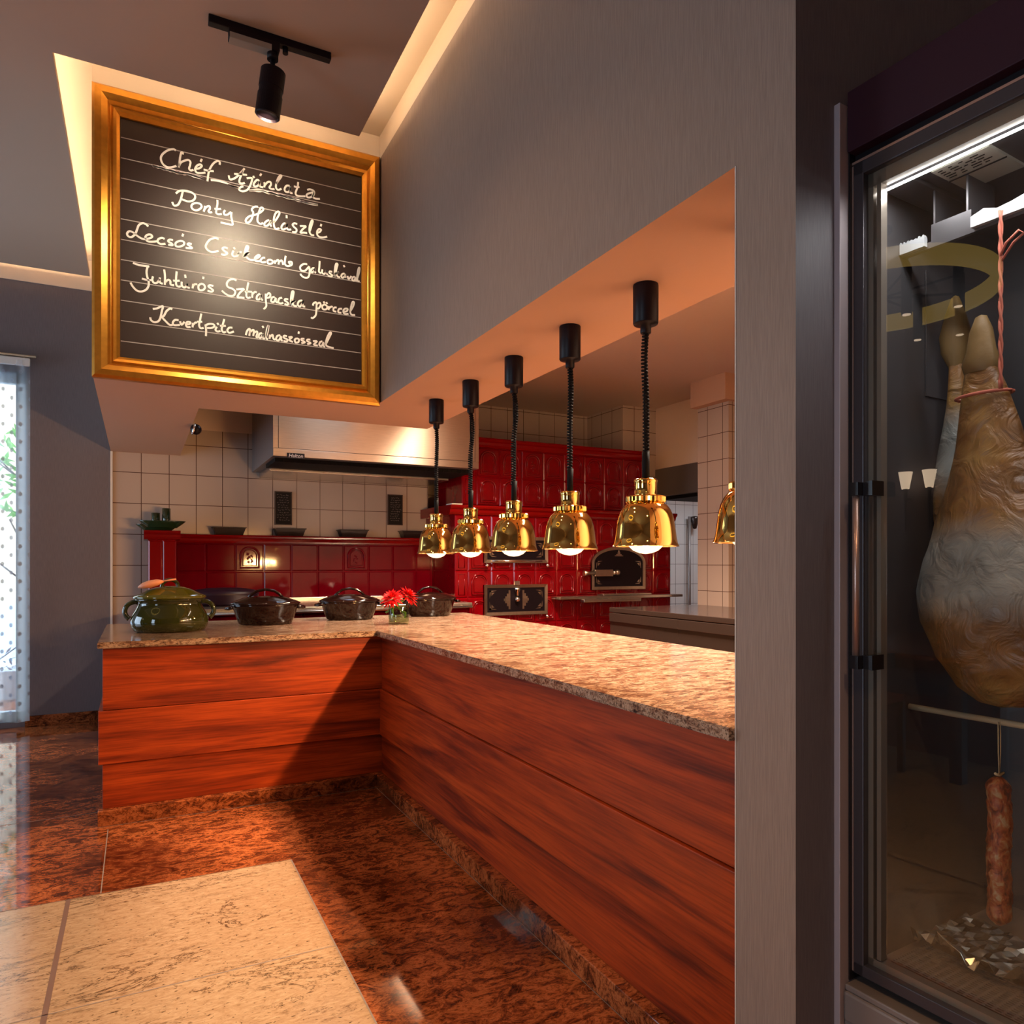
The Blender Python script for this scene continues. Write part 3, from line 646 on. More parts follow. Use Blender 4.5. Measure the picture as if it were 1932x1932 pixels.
LINES = [
 [('A', '965 235 930 218 850 235 775 290 748 350 765 420 815 470 880 485 970 462; 1060 290 1065 268 1045 265 1030 310 1015 400 1003 485; 1005 470 1035 410 1085 385 1140 372 1172 400 1165 450 1152 500 1175 525 1215 515; 1245 500 1300 490 1335 455 1310 435 1265 455 1238 505 1255 550 1310 562 1385 552; 1338 355 1318 395; 1590 435 1595 400 1560 380 1500 420 1455 490 1430 560 1412 680; 1360 510 1430 525 1505 530; 625 465 700 478 760 500 820 520 900 535 960 555 1040 570 1120 575 1200 600 1270 625 1365 648; 625 472 665 466 705 492 745 486 790 515 830 505 880 540 925 530 975 567 1030 560 1080 582 1140 572 1210 610 1260 612 1365 652; 1460 660 1540 668 1640 690 1720 720 1800 755 1855 768'),
  ('B', '10 395 15 430 35 450 95 425 150 375 215 300; 195 330 165 400 145 460 150 490 180 500 215 490; 80 375 150 378 245 385; 240 430 275 425 310 430 300 480 275 540 240 585 190 600 150 590 140 565 175 540 195 545; 323 397 328 403; 400 455 370 450 335 490 330 525 360 535 395 510 410 460 405 500 410 535 450 545; 430 365 412 395; 460 480 470 500 463 545; 468 520 510 475 545 475 550 510 530 545 555 565 595 565; 615 500 650 450 685 400 675 385 645 420 620 490 615 545 640 575 685 560; 790 520 750 520 725 560 735 595 775 600 800 560 805 530 795 580 800 612 825 615; 900 470 890 540 865 610 880 645 930 655 990 655; 845 525 880 535 915 535; 1015 570 1050 562 1095 580 1105 610 1085 650 1040 670 1010 660 1010 630 1050 610 1100 600; 1105 600 1080 650 1110 680 1175 685; 0 510 60 535 135 550; 270 590 350 580 450 590 540 615 640 640 740 670 820 690 900 705 960 730 1050 745 1150 765; 270 593 330 590 390 600 450 594 510 622 570 616 640 652 700 650 760 684 830 684 890 716 960 724 1040 752 1150 767')],
 [('A', '1055 830 1040 890 1020 960 985 1025 940 1045 915 1030 900 990; 955 865 1000 830 1070 822 1150 835 1215 870 1232 915 1205 960 1140 980 1080 965 1030 945; 1215 1005 1180 1030 1180 1075 1220 1105 1275 1100 1320 1060 1310 1020 1260 1000 1215 1005; 1370 1040 1365 1080 1350 1125; 1365 1085 1400 1050 1435 1045 1440 1080 1420 1115 1435 1135 1470 1130; 1550 950 1550 1010 1535 1090 1530 1140 1560 1160 1610 1155; 1505 1080 1550 1085 1600 1080; 1660 1100 1640 1130 1650 1165 1690 1165 1730 1135 1745 1125; 1750 1125 1745 1190 1760 1270 1760 1310 1690 1300 1590 1280'),
  ('B', '380 800 340 800 305 825 300 850 315 870 310 920 285 980 250 1010 220 1000 225 965 270 925 330 910 400 880 445 840 440 815 415 815 390 870 370 950 375 1000 410 1025 440 1010; 520 975 490 985 460 1015 460 1045 500 1045 535 1000 545 985 535 1030 550 1058; 575 1010 620 950 655 880 635 860 600 890 580 960 580 1040 600 1085 650 1080; 735 1020 710 1015 680 1050 680 1085 715 1090 745 1050 750 1020 745 1075 770 1095 800 1090; 745 905 745 945; 880 1020 845 1010 820 1030 840 1060 870 1090 860 1125 815 1125; 915 1045 960 1045 990 1050 950 1085 920 1130 960 1130 1005 1135; 1040 1110 1060 1050 1080 980 1065 975 1040 1040 1035 1110 1055 1155 1095 1165; 1130 1130 1165 1120 1185 1090 1160 1080 1135 1110 1135 1155 1165 1185 1215 1190 1260 1178; 1190 1015 1180 1045')],
 [('A', '545 1355 515 1325 465 1308 410 1340 385 1400 355 1470 300 1515 250 1500 240 1460 275 1430 330 1450 390 1500 450 1535 510 1545; 490 1540 560 1530 600 1505 580 1475 530 1480 500 1520 530 1570 590 1580 680 1570; 780 1535 740 1520 690 1540 680 1580 720 1610 790 1605; 900 1550 850 1545 830 1570 880 1600 890 1625 830 1620; 980 1565 940 1590 940 1635 990 1645 1050 1620 1060 1580 1020 1560 980 1565; 1050 1455 1035 1495; 1170 1605 1130 1595 1110 1610 1150 1640 1170 1665 1080 1660; 1560 1530 1510 1510 1440 1530 1390 1585 1370 1640 1400 1690 1460 1715 1555 1700; 1690 1660 1640 1645 1610 1665 1640 1700 1680 1730 1640 1755 1590 1745; 1770 1690 1750 1740 1770 1775 1820 1770; 1772 1640 1776 1645'),
  ('B', '120 1400 100 1455; 105 1430 140 1400 160 1405; 195 1470 225 1400 245 1330 225 1320 205 1380 185 1470; 190 1440 240 1420 250 1400 215 1430 225 1470 270 1500 320 1500; 320 1490 360 1475 395 1445 370 1435 330 1470 335 1510 390 1515; 460 1470 430 1470 400 1505 420 1530 470 1525; 520 1490 490 1510 500 1545 540 1545 560 1515 520 1490; 585 1500 585 1545; 590 1520 625 1495 635 1520 630 1555; 635 1525 670 1500 685 1530 690 1560; 725 1440 715 1500 715 1550 750 1575 800 1555 800 1520 765 1520 780 1550; 1000 1545 950 1545 910 1580 920 1625 970 1630 1010 1590 1025 1570; 1025 1570 1030 1650 1010 1715 960 1720 920 1690 915 1670; 1095 1595 1065 1600 1045 1635 1065 1650 1095 1620 1095 1600 1095 1640 1110 1655; 1160 1500 1155 1580 1150 1640 1180 1660; 1195 1610 1190 1650 1215 1670 1245 1640 1250 1620 1245 1660 1265 1680; 1320 1640 1290 1635 1285 1655 1320 1685 1300 1700 1265 1690; 1355 1700 1375 1600 1390 1540 1370 1535 1355 1600 1350 1700; 1355 1665 1405 1640 1375 1665 1390 1700 1420 1710; 1480 1660 1450 1665 1435 1695 1455 1715 1485 1685 1485 1665 1490 1715; 1467 1550 1467 1566; 1515 1690 1530 1730 1565 1690; 1615 1700 1585 1705 1575 1740 1600 1750 1620 1710 1625 1760; 1640 1720 1665 1640 1670 1580 1655 1600 1640 1690 1645 1750 1670 1760')],
 [('C', '315 260 400 290 550 310; 525 315 510 380 515 450 535 520 535 590 500 650 430 680 360 665 300 600 275 550; 440 490 500 505 575 510; 600 455 590 510 615 550 660 545 700 490; 700 470 700 540 740 560; 765 350 775 450 770 575; 775 540 820 500 850 520 855 570 905 580; 945 375 935 470 935 570 970 600 1000 590; 890 510 940 515 985 510; 1015 525 1015 580 1050 610 1090 580 1095 550 1095 600 1130 615; 1065 420 1072 470; 1180 555 1170 620; 1175 590 1200 560 1240 560; 1290 550 1255 585 1265 640 1315 645 1350 605 1330 560 1290 550; 1330 445 1325 480; 1470 580 1420 570 1400 590 1440 620 1465 645 1440 665 1385 650; 1805 495 1760 475 1700 490 1665 540 1680 590 1750 620 1785 660 1760 715 1700 720 1640 690 1590 645'),
  ('D', '80 560 130 555 180 555 130 600 95 660 140 665 185 670; 240 465 220 560 210 640 230 670 265 660; 190 590 230 585 285 590; 290 590 285 665; 290 620 320 590 345 595; 385 610 350 640 345 685 385 680 405 620 400 670 420 700; 460 610 460 700 465 770 440 805 430 800; 465 640 500 600 520 620 510 655 470 665; 575 650 540 660 530 710 565 715 590 665 590 710 615 725; 670 660 635 670 620 715 650 735 685 725; 750 680 715 675 705 695 745 725 740 750 700 740; 785 765 805 670 820 580 800 580 785 660 780 760; 785 720 840 690 810 720 820 760 860 765; 930 690 890 700 870 745 900 770 935 720 940 690 935 760 965 770; 1065 755 1075 725 1110 715 1110 800 1100 880 1060 920 1040 910; 1110 740 1150 715 1165 745 1140 790 1115 790; 1215 735 1185 760 1195 800 1235 800 1250 765 1215 735; 1203 698 1206 703; 1237 706 1240 711; 1275 760 1265 810; 1270 790 1300 765 1320 770; 1370 775 1335 780 1330 820 1365 830; 1440 790 1400 795 1390 835 1430 845; 1460 830 1500 820 1510 790 1475 790 1455 820 1470 855 1520 855; 1545 820 1580 760 1595 705 1575 700 1555 760 1545 830 1560 865 1605 870')],
 [('C', '590 935 650 925 735 890 720 960 700 1050 670 1110 610 1130 560 1100 550 1060; 870 935 840 925 790 960 750 1030 725 1055 770 1110 830 1165 880 1160; 960 1095 910 1090 875 1130 890 1165 950 1165 975 1160; 980 1110 1000 1160 1045 1115; 1070 1150 1110 1150 1130 1125 1090 1115 1065 1150 1080 1190 1130 1190; 1165 1130 1160 1195; 1165 1160 1200 1125 1225 1125; 1290 990 1270 1080 1255 1160 1275 1205 1320 1200; 1225 1110 1300 1110; 1345 1150 1355 1230 1350 1320; 1340 1165 1400 1140 1460 1145 1475 1175 1430 1200 1370 1200; 1510 1180 1490 1225 1520 1250 1560 1240; 1518 1122 1522 1127; 1620 1065 1595 1150 1580 1220 1605 1260 1640 1250; 1555 1165 1640 1165; 1735 1190 1690 1190 1660 1230 1690 1265 1755 1245'),
  ('D', '195 1160 210 1110 235 1080 250 1090 240 1170; 245 1130 280 1095 300 1100 290 1170; 300 1130 335 1110 345 1130 330 1180 350 1190; 405 1130 375 1140 360 1180 385 1195 415 1150 415 1140 415 1195 440 1200; 410 1035 400 1060; 455 1180 480 1100 490 1030 475 1060 455 1150 460 1200 480 1210; 505 1150 500 1205; 505 1180 540 1150 550 1200 575 1215; 640 1155 600 1165 585 1210 620 1220 650 1170 650 1215 670 1225; 725 1165 690 1160 685 1185 730 1210 720 1235 680 1230; 745 1180 790 1175 755 1215 800 1240; 850 1190 825 1210 835 1245 870 1240 880 1205 850 1190; 880 1100 875 1130; 950 1195 915 1195 915 1215 955 1240 910 1255; 1025 1205 990 1205 985 1225 1030 1250 985 1265; 1060 1225 1110 1225 1070 1270 1120 1280; 1180 1225 1150 1235 1140 1275 1170 1285 1195 1240 1195 1285 1215 1295; 1225 1260 1265 1180 1295 1115 1275 1110 1240 1180 1225 1250 1245 1290 1325 1310')]]
for spec in LINES:
    S = []; strokes(spec, S); S.sort(key=lambda p: min(q[0] for q in p)); words = []; end = -9
    for p in S:                       # one part per written word (an underlined heading stays together)
        if min(q[0] for q in p) > end + .022: words.append([])
        words[-1].append(p); end = max(end, max(q[0] for q in p))
    for wd in words:
        b = MB()
        for p in wd: ribbon(b, p, .0098, YC - .0022)
        b.build('lettering', M['chalk'], t)

# ============================================================ TRACK SPOT over the board
t = empty('track_spotlight', (0.522, 3.335, ZP), 'black track spotlight on the ceiling in front of the menu board', 'spotlight')
rz = math.radians(-3)
b = MB(); b.box(-.255, .262, -.018, .018, -.034, 0, bevel=.003); b.build('track_rail', M['black'], t)
b = MB(); b.box(-.175, .035, -.026, .020, -.075, -.034, bevel=.003); b.build('driver_box', [M['black']], t)
b = MB(); b.box(-.172, .0, -.0275, -.0255, -.078, -.055); b.box(-.172, 0, -.026, .02, -.079, -.0745); b.build('driver_plate', M['grey_box'], t)
b = MB(); b.cyl((.008, 0, -.07), (.008, 0, -.105), .024, 20); b.build('swivel', M['black'], t)
b = MB(); b.cyl((.062, -.002, -.034), (.062, -.002, -.062), .012, 12); b.build('contact_knob', M['black'], t)
b = MB(); b.cyl((.008, 0, -.09), (.008, 0, -.155), .0105, 14); b.build('stem', M['black'], t)
hd = Vector((-.12, .10, -1)).normalized(); top = Vector((.012, .004, -.150))
b = MB(); b.lathe([(0, 0), (.050, 0), (.053, .004), (.053, .078), (.050, .079), (.050, .108), (.053, .109), (.053, .196), (.048, .200), (.044, .19), (.0, .185)], top, 32, axis=hd, smooth=False)
lh = b.build('lamp_head', M['black'], t)
sp = light('track_spot_beam', 'SPOT', Vector((.522, 3.335, ZP)) + top + hd * .205, 62, (1.0, 0.80, 0.55), spot_size=math.radians(110), spot_blend=1.0, shadow_soft_size=0.035)
aim(sp, (0.50, YF, 2.92))

# ============================================================ BRASS HEAT LAMPS
def heat_lamp():
    t = empty('heat_lamp', (0, 0, 0), '', 'heat lamp', 'brass heat lamps over the pass')
    b = MB(); b.lathe([(0, 0), (.042, 0), (.043, -.004), (.0425, -.13), (.040, -.134), (.018, -.136), (.018, -.162), (.016, -.165), (0, -.165)], (0, 0, ZS), 28); b.build('canopy', M['black'], t)
    pts = []; n = 36; m = 9
    for i in range(n * m + 1):
        u = i / (n * m); a = 2 * PI * i / m; z = 2.085 - .42 * u; sway = .006 * math.sin(u * PI * 1.6) + .004 * math.sin(u * 9)
        pts.append((.0085 * math.cos(a) - sway, .0085 * math.sin(a) + sway * .5, z))
    b = MB(); b.tube(pts, .0043, 5); b.tube([(0, 0, 2.09), (0, 0, 1.99), (-.006, .003, 1.85), (-.003, 0, 1.67)], .005, 6)
    b.tube([(-.003, 0, 1.68), (0, 0, 1.64), (0, 0, 1.583)], .0125, 12); b.build('coiled_cord', M['black_matte'], t)
    b = MB(); b.lathe([(0, 1.588), (.036, 1.588), (.0395, 1.584), (.0395, 1.578), (.0375, 1.574), (.0375, 1.536), (.041, 1.531), (0, 1.528)], (0, 0, 0), 36); b.build('neck', M['brass'], t)
    b = MB(); b.lathe([(.03, 1.530), (.064, 1.530), (.0675, 1.526), (.0675, 1.511), (.064, 1.507), (.04, 1.505)], (0, 0, 0), 56, flute=.055, smooth=False); b.build('fluted_ring', M['brass'], t)
    b = MB(); b.lathe([(.040, 1.510), (.060, 1.507), (.0725, 1.4975), (.0825, 1.484), (.0895, 1.468), (.0945, 1.449), (.0980, 1.427), (.1005, 1.405), (.1030, 1.386), (.1065, 1.371), (.1105, 1.3625), (.1120, 1.3600), (.1105, 1.3595), (.105, 1.368), (.1010, 1.385), (.0985, 1.405), (.096, 1.427), (.0925, 1.447), (.0875, 1.466), (.080, 1.482), (.070, 1.495), (.055, 1.504), (.0, 1.505)], (0, 0, 0), 48); b.build('shade', M['brass'], t)
    b = MB(); b.lathe([(0, 1.3345), (.022, 1.3375), (.042, 1.346), (.056, 1.3595), (.060, 1.372), (.056, 1.392), (.035, 1.43), (.02, 1.47), (.018, 1.503)], (0, 0, 0), 28); b.build('bulb', M['bulb'], t)
    return t
names = ['brass heat lamp partly hidden by the pillar, nearest of the row', 'second brass heat lamp from the pillar, largest fully seen shade', 'third brass heat lamp from the pillar, left of the largest one',
         'fourth brass heat lamp from the pillar, middle of the row', 'fifth brass heat lamp from the pillar, second from the far end', 'sixth brass heat lamp from the pillar, smallest at the far end']
proto = heat_lamp()
for i in range(6):
    o = proto if i == 0 else copy_tree(proto)
    o.location = (1.530, 1.4955 + .485 * i, 0); o.rotation_euler = (0, 0, .9 * i); o['label'] = names[i]
    l = light('heat_lamp_light', 'POINT', (1.530, 1.4955 + .485 * i, 1.325), 8.0, (1.0, 0.60, 0.27), shadow_soft_size=0.012)
    l.data.use_nodes = True; N, L = l.data.node_tree.nodes, l.data.node_tree.links
    em = N['Emission']; fo = N.new('ShaderNodeLightFalloff'); fo.inputs['Strength'].default_value = 33.0; fo.inputs['Smooth'].default_value = 1.0
    em.inputs[0].default_value = (1.0, 0.52, 0.19, 1)
    L.new(fo.outputs['Quadratic'], em.inputs['Strength']); l.data.energy = 1.0; l.data.color = (1, 1, 1)

# ============================================================ POTS AND FLOWERS ON THE WORKTOP
def arc(c, r0, r1, a0, a1, n, plane):      # ellipse arc points; plane gives the two axis vectors
    u, v = Vector(plane[0]), Vector(plane[1])
    return [Vector(c) + u * (r0 * math.cos(a0 + (a1 - a0) * i / n)) + v * (r1 * math.sin(a0 + (a1 - a0) * i / n)) for i in range(n + 1)]
# green bean pot
t = empty('lidded_pot', (0.168, 4.66, ZT), 'olive green glazed lidded pot with two ear handles', 'pot', rz=-.1); t.scale = (1.09, 1.09, 1.06)
SY = .80
b = MB(); b.lathe([(0, 0.002), (.155, 0), (.172, .006), (.186, .030), (.190, .060), (.182, .090), (.165, .122), (.154, .145), (.152, .156), (.160, .166), (.168, .172), (.168, .177), (.150, .178), (.145, .165), (.160, .09), (.15, .02), (0, .015)], seg=48, sy=SY); b.build('body', M['green_glaze'], t)
for s in (-1, 1):
    b = MB(); pts = arc((s * .163, 0, .112), .052, .050, -.95, 1.75, 16, ((s, 0, 0), (0, 0, 1))); b.tube(pts, .0125, 10, radii=[.016] + [.0125] * 15 + [.015]); b.build('ear_handle', M['green_glaze'], t)
b = MB(); b.lathe([(.135, .172), (.172, .178), (.178, .184), (.176, .192), (.150, .203), (.110, .226), (.070, .240), (.03, .246), (0, .247)], seg=48, sy=SY); ld = b.build('lid', M['green_lid'], t)
b = MB(); b.tube(arc((0, 0, .240), .040, .040, -.1, PI + .1, 14, ((1, 0, 0), (0, 0, 1))), .010, 9); b.build('loop_handle', M['green_glaze'], ld)
b = MB()
pth = [(-.16, -.02, .232), (-.135, -.025, .240), (-.10, -.03, .250), (-.06, -.034, .260), (-.03, -.036, .266)]
b.tube(pth, .02, 14, radii=[.004, .017, .022, .018, .006]); b.tube([(-.03, -.036, .266), (.0, -.04, .272), (.035, -.044, .278)], .005, 8)
bmesh.ops.scale(b.bm, vec=(1, 1.6, 1), verts=b.bm.verts, space=Matrix.Translation((0, .03, 0)))
tag(b.build('wooden_spoon', M['spoon'], None, loc=(0.162, 4.645, ZT + .024)), 'peach coloured wooden spoon resting on the green lid', 'spoon')

def casserole():
    t = empty('casserole', (0, 0, 0), '', 'casserole', 'brown casseroles on the worktop')
    SY = .70
    b = MB(); b.lathe([(0, .002), (.112, 0), (.124, .005), (.139, .045), (.151, .088), (.158, .100), (.160, .108), (.150, .110), (.140, .09), (.12, .012), (0, .010)], seg=44, sy=SY); b.build('body', M['brown_glaze'], t)
    b = MB(); b.lathe([(.140, .104), (.164, .109), (.166, .115), (.150, .124), (.118, .137), (.095, .146), (.088, .148), (.086, .143), (.05, .150), (0, .153)], seg=44, sy=SY); ld = b.build('lid', M['brown_glaze'], t)
    b = MB(); b.tube([(-.082, 0, .142), (-.066, 0, .160), (-.040, 0, .178), (0, 0, .186), (.040, 0, .178), (.066, 0, .160), (.082, 0, .142)], .0075, 9); b.build('arch_handle', M['brown_glaze'], ld)
    for s in (-1, 1):
        b = MB(); b.tube(arc((s * .150, 0, .094), .032, .048, -PI / 2, PI / 2, 12, ((s, 0, -.15), (0, 1, 0))), .0095, 9); b.build('side_handle', M['brown_glaze'], t)
    return t
cas = casserole()
for i, (x, y, rz, s, lab) in enumerate([(0.735, 4.90, -.15, 1.03, 'brown glazed oval casserole beside the green pot'), (1.325, 5.06, -.1, 1.0, 'brown glazed oval casserole left of the red flowers'), (1.955, 5.14, .05, 1.0, 'brown glazed oval casserole behind the red flowers')]):
    o = cas if i == 0 else copy_tree(cas)
    o.location = (x, y, ZT); o.rotation_euler = (0, 0, rz); o.scale = (s * 1.27, s * 1.27, s * 1.17); o['label'] = lab
# vase and two red dahlias
VX, VY = 1.508, 4.53
t = empty('glass_vase', (VX, VY, ZT), 'small clear glass tumbler vase holding red flowers', 'vase')
b = MB(); b.lathe([(0, 0), (.064, 0), (.066, .003), (.066, .118), (.0635, .119), (.062, .118), (.061, .014), (0, .012)], seg=36); b.build('tumbler', M['glass'], t)
b = MB(); b.lathe([(0, .013), (.0605, .013), (.0605, .055), (0, .055)], seg=36); b.build('water', M['water'], t)
def dahlia(seed):
    random.seed(seed); t = empty('dahlia', (0, 0, 0), '', 'flower', 'red dahlias in the glass vase'); b = MB()
    for k in range(5):
        n = 22 - k * 3; el = -.25 + k * .36; ln = .058 - k * .006
        for i in range(n):
            a = 2 * PI * (i + .5 * k) / n + random.uniform(-.08, .08); e2 = el + random.uniform(-.12, .12); l = ln * random.uniform(.88, 1.12)
            d = Vector((math.cos(a) * math.cos(e2), math.sin(a) * math.cos(e2), math.sin(e2))); w = Vector((-math.sin(a), math.cos(a), 0)) * .0062; up = d.cross(w).normalized() * .003
            p0 = d * .008; p1 = d * l * .55; p2 = d * l
            for s in (1, -1):
                b.face([p0, p1 + w * s + up, p2] if s > 0 else [p2, p1 + w * s + up, p0])
            b.face([p0, p1 + w + up, p1 - w + up]); b.face([p2, p1 - w + up, p1 + w + up])
    b.build('petals', M['petal'], t)
    return t
for i, (dx, dz, tilt, lab) in enumerate([(-.052, .165, (-.5, -.35), 'red dahlia flower leaning left out of the glass vase'), (.054, .178, (.55, -.3), 'red dahlia flower leaning right out of the glass vase')]):
    o = dahlia(31 + i); o.location = (VX + dx, VY - .02, ZT + dz); o.rotation_euler = (tilt[1] * -1, tilt[0], 0); o.scale = (1.5,) * 3; o['label'] = lab
    b = MB(); b.tube([(0, 0, -.004), (-dx * .2, .01, -.05), (-dx * .6, .02, -.115)], .0042, 7); s = b.build('stem', M['stem'], o)
    b = MB(); b.tube([(-dx * .3, .012, -.07), (-dx * .5, -.02, -.085), (-dx * .2, -.03, -.10)], .004, 6, radii=[.003, .006, .003]); b.build('leaf', M['stem'], o)

# ============================================================ RED TILED RANGE (left) WITH COPING
def tile(b, x0, z0, w, h, y, arch=False, emboss=False, plain=False):
    g = .004; x1, z1 = x0 + w - g / 2, z0 + h - g / 2; x0 += g / 2; z0 += g / 2; i = .010
    F = [(x0, y, z0), (x1, y, z0), (x1, y, z1), (x0, y, z1)]; G = [(x0 + i, y - .008, z0 + i), (x1 - i, y - .008, z0 + i), (x1 - i, y - .008, z1 - i), (x0 + i, y - .008, z1 - i)]
    for k in range(4): b.face([F[k], F[(k + 1) % 4], G[(k + 1) % 4], G[k]])
    b.face(G)
    if arch:
        m = .040; xa, xb = x0 + m, x1 - m; za, zb = z0 + m * .8, z1 - m * .7; r = (xb - xa) / 2; cx = (xa + xb) / 2
        for off, rr in ((0, .0105), (.020, .0055)):
            A = [(xa + off, y - .010, za + off), (xa + off, y - .010, zb - r * .95)]
            A += [(cx - (r - off) * math.cos(PI * k / 12), y - .010, zb - r * .95 + (r * .95 - off) * math.sin(PI * k / 12)) for k in range(1, 12)]
            A += [(xb - off, y - .010, zb - r * .95), (xb - off, y - .010, za + off)]
            b.tube(A, rr, 6, closed=True)
    if emboss:
        cx, cz = (x0 + x1) / 2, (z0 + z1) / 2
        for k in range(9): b.ball((cx + random.uniform(-.022, .022), y - .010, cz + random.uniform(-.05, .045)), random.uniform(.007, .013), 8, sy=.6)
t = empty('tiled_range', (0, 0, 0), 'long low oxblood tiled kitchen range with steel top behind the pots', 'range')
Y0 = 6.78; x0, pitch = .285, .2385; z_top = 1.478; zr = (1.02 + .0, 1.235, 1.478)
b = MB(); b.box(.27, 2.60, Y0, YB - .003, .5, 1.49)
for i in range(9):
    w = pitch if i < 9 else .15
    tile(b, x0 + pitch * i, 1.235, w, .243, Y0, arch=(i in (2, 6)), emboss=(i in (2, 6))); tile(b, x0 + pitch * i, .975, w, .258, Y0)
tile(b, x0 + pitch * 9, 1.235, .155, .243, Y0); tile(b, x0 + pitch * 9, .975, .155, .258, Y0)
b.build('tile_splashback', M['red_tile'], t)
b = MB(); b.box(.075, .285, 6.60, YB - .003, .5, 1.50); tile(b, .075, .975, .105, .52, 6.60); tile(b, .180, .975, .105, .52, 6.60); b.build('corner_post', M['red_tile2'], t)
cop = [(0, 0), (.012, .006), (.020, .020), (.024, .040), (.034, .050), (.040, .062), (.036, .074), (0, .076)]
def coping(b, xa, xb, y, z, cop, mi=0, yb=YB - .003, ends=True):
    P = [(y - d, z + h) for d, h in cop] + [(yb, z + cop[-1][1]), (yb, z)]
    n = len(P); A = [b.bm.verts.new((xa, p[0], p[1])) for p in P]; B = [b.bm.verts.new((xb, p[0], p[1])) for p in P]
    for q in [A, B[::-1]] + [[A[i], B[i], B[(i + 1) % n], A[(i + 1) % n]] for i in range(n)]: b.bm.faces.new(q).material_index = mi
b = MB(); coping(b, .285, 2.60, Y0, 1.480, cop); b.build('coping', M['red_tile2'], t)
b = MB(); coping(b, .045, .315, 6.60, 1.50, [(d * 1.1, h) for d, h in cop]); b.build('post_cap', M['red_tile2'], t)
b = MB(); b.box(.20, 2.60, 5.86, 6.78, .02, .925)
for i in range(10): tile(b, .21 + .238 * i, .66, .238, .262, 5.86)
b.build('tiled_body', M['red_tile'], t)
b = MB(); b.box(.18, 2.60, 5.80, 6.785, .927, .965, bevel=.004); b.box(.18, 2.60, 6.70, 6.785, .965, 1.0, bevel=.003); b.build('steel_cooktop', M['steel'], t)
b = MB(); b.cyl((.22, 5.76, .93), (2.58, 5.76, .93), .012, 12)
for x in (.3, 1.0, 1.8, 2.5): b.cyl((x, 5.76, .93), (x, 5.81, .945), .007, 8)
b.build('towel_rail', M['steel'], t)
# roasting pan on the cooktop
t = empty('roasting_pan', (.62, 6.30, .966), 'dark roasting pan with lid on the range between green pot and casserole', 'pan')
b = MB(); b.lathe([(0, 0), (.23, 0), (.262, .02), (.268, .085), (.272, .09), (.262, .09), (.25, .02), (0, .012)], seg=36, sy=.62); b.build('body', M['pan_dark'], t)
b = MB(); b.lathe([(.272, .088), (.275, .095), (.24, .125), (.12, .142), (0, .145)], seg=36, sy=.62); b.build('lid', M['pan_dark'], t)
# dishes standing on the coping
def oval_dish(loc, label, s, group, m):
    t = empty('oval_dish', loc, label, 'dish', group)
    b = MB(); b.lathe([(0, .006), (.10, .004), (.118, 0), (.125, .006), (.168, .038), (.190, .058), (.194, .063), (.188, .062), (.16, .040), (.11, .014), (0, .012)], seg=40, sy=.42); b.build('dish', m, t); t.scale = (s, s, s); return t
ZC = 1.579
oval_dish((.150, 6.80, ZC), 'dark green oval dish under another, poking out at left', .86, 'green dishes on the range post', M['dark_green'])
oval_dish((.185, 6.70, ZC + .022), 'dark green oval dish in front on the red corner post', .92, 'green dishes on the range post', M['dark_green'])
for x, h, lab in ((.135, .105, 'shorter green cup standing on the green dishes'), (.215, .145, 'taller green cup standing on the green dishes')):
    t = empty('green_cup', (x, 6.78, ZC + .045), lab, 'cup', 'green cups on the dishes')
    b = MB(); b.lathe([(0, 0), (.030, 0), (.033, .004), (.034, h), (.031, h), (.029, .008), (0, .008)], seg=24); b.build('cup', M['dark_green'], t)
for i, (px, lab) in enumerate([(432, 'dark rectangular terrine dish nearest the green dishes'), (546, 'dark rectangular terrine dish below the left wall sign'), (665, 'dark rectangular terrine dish between the two wall signs'), (780, 'dark rectangular terrine dish below the right wall sign')]):
    x = on_y(px, 1003, 6.86).x; b = MB(); bm = b.bm
    rings = []
    for hw, hd, z in ((.112, .050, 0), (.132, .066, .060), (.140, .072, .062), (.140, .072, .070), (.128, .060, .070), (.108, .044, .008)):
        rings.append([bm.verts.new(p) for p in ((-hw, -hd, z), (hw, -hd, z), (hw, hd, z), (-hw, hd, z))])
    for a, c in zip(rings, rings[1:]):
        for k in range(4): bm.faces.new((a[k], a[(k + 1) % 4], c[(k + 1) % 4], c[k]))
    bm.faces.new(rings[0][::-1]); bm.faces.new(rings[-1])
    tag(b.build('terrine_dish', M['terrine'], None, loc=(x, 6.855, 1.5565)), lab, 'dish', 'terrine dishes on the coping')
# little chalk signs on the tiled wall
for (xa, xb, za, zb), lab in (((1.124, 1.272, 1.665, 1.968), 'small chalkboard sign on the tiles, left one under the hood'), ((2.198, 2.345, 1.690, 1.985), 'small chalkboard sign on the tiles beside the red oven')):
    t = empty('chalk_sign', ((xa + xb) / 2, YB, za), lab, 'sign', 'small chalk signs on the kitchen tiles'); w = (xb - xa) / 2; h = zb - za
    b = MB(); b.box(-w, w, -.012, -.002, 0, h); b.build('slate', M['sign_slate'], t)
    b = MB()
    for q in ((-w - .004, -w + .004, -.004, h + .004), (w - .004, w + .004, -.004, h + .004), (-w, w, -.004, .004), (-w, w, h - .004, h + .004)): b.box(q[0], q[1], -.015, -.001, q[2], q[3])
    b.build('frame', M['chair_wood'], t)
    b = MB()
    for r in range(11):
        z = h - .03 - r * (h - .05) / 11; x = -w + .014 + random.uniform(0, .03)
        while x < w - .03:
            l = random.uniform(.008, .02); ribbon(b, smooth([(x + l * k / 4, z + random.uniform(-.006, .006)) for k in range(5)], 2), .0028, -.0132); x += l + random.uniform(.003, .012)
    b.build('chalk_scribble', M['chalk_dim'], t)

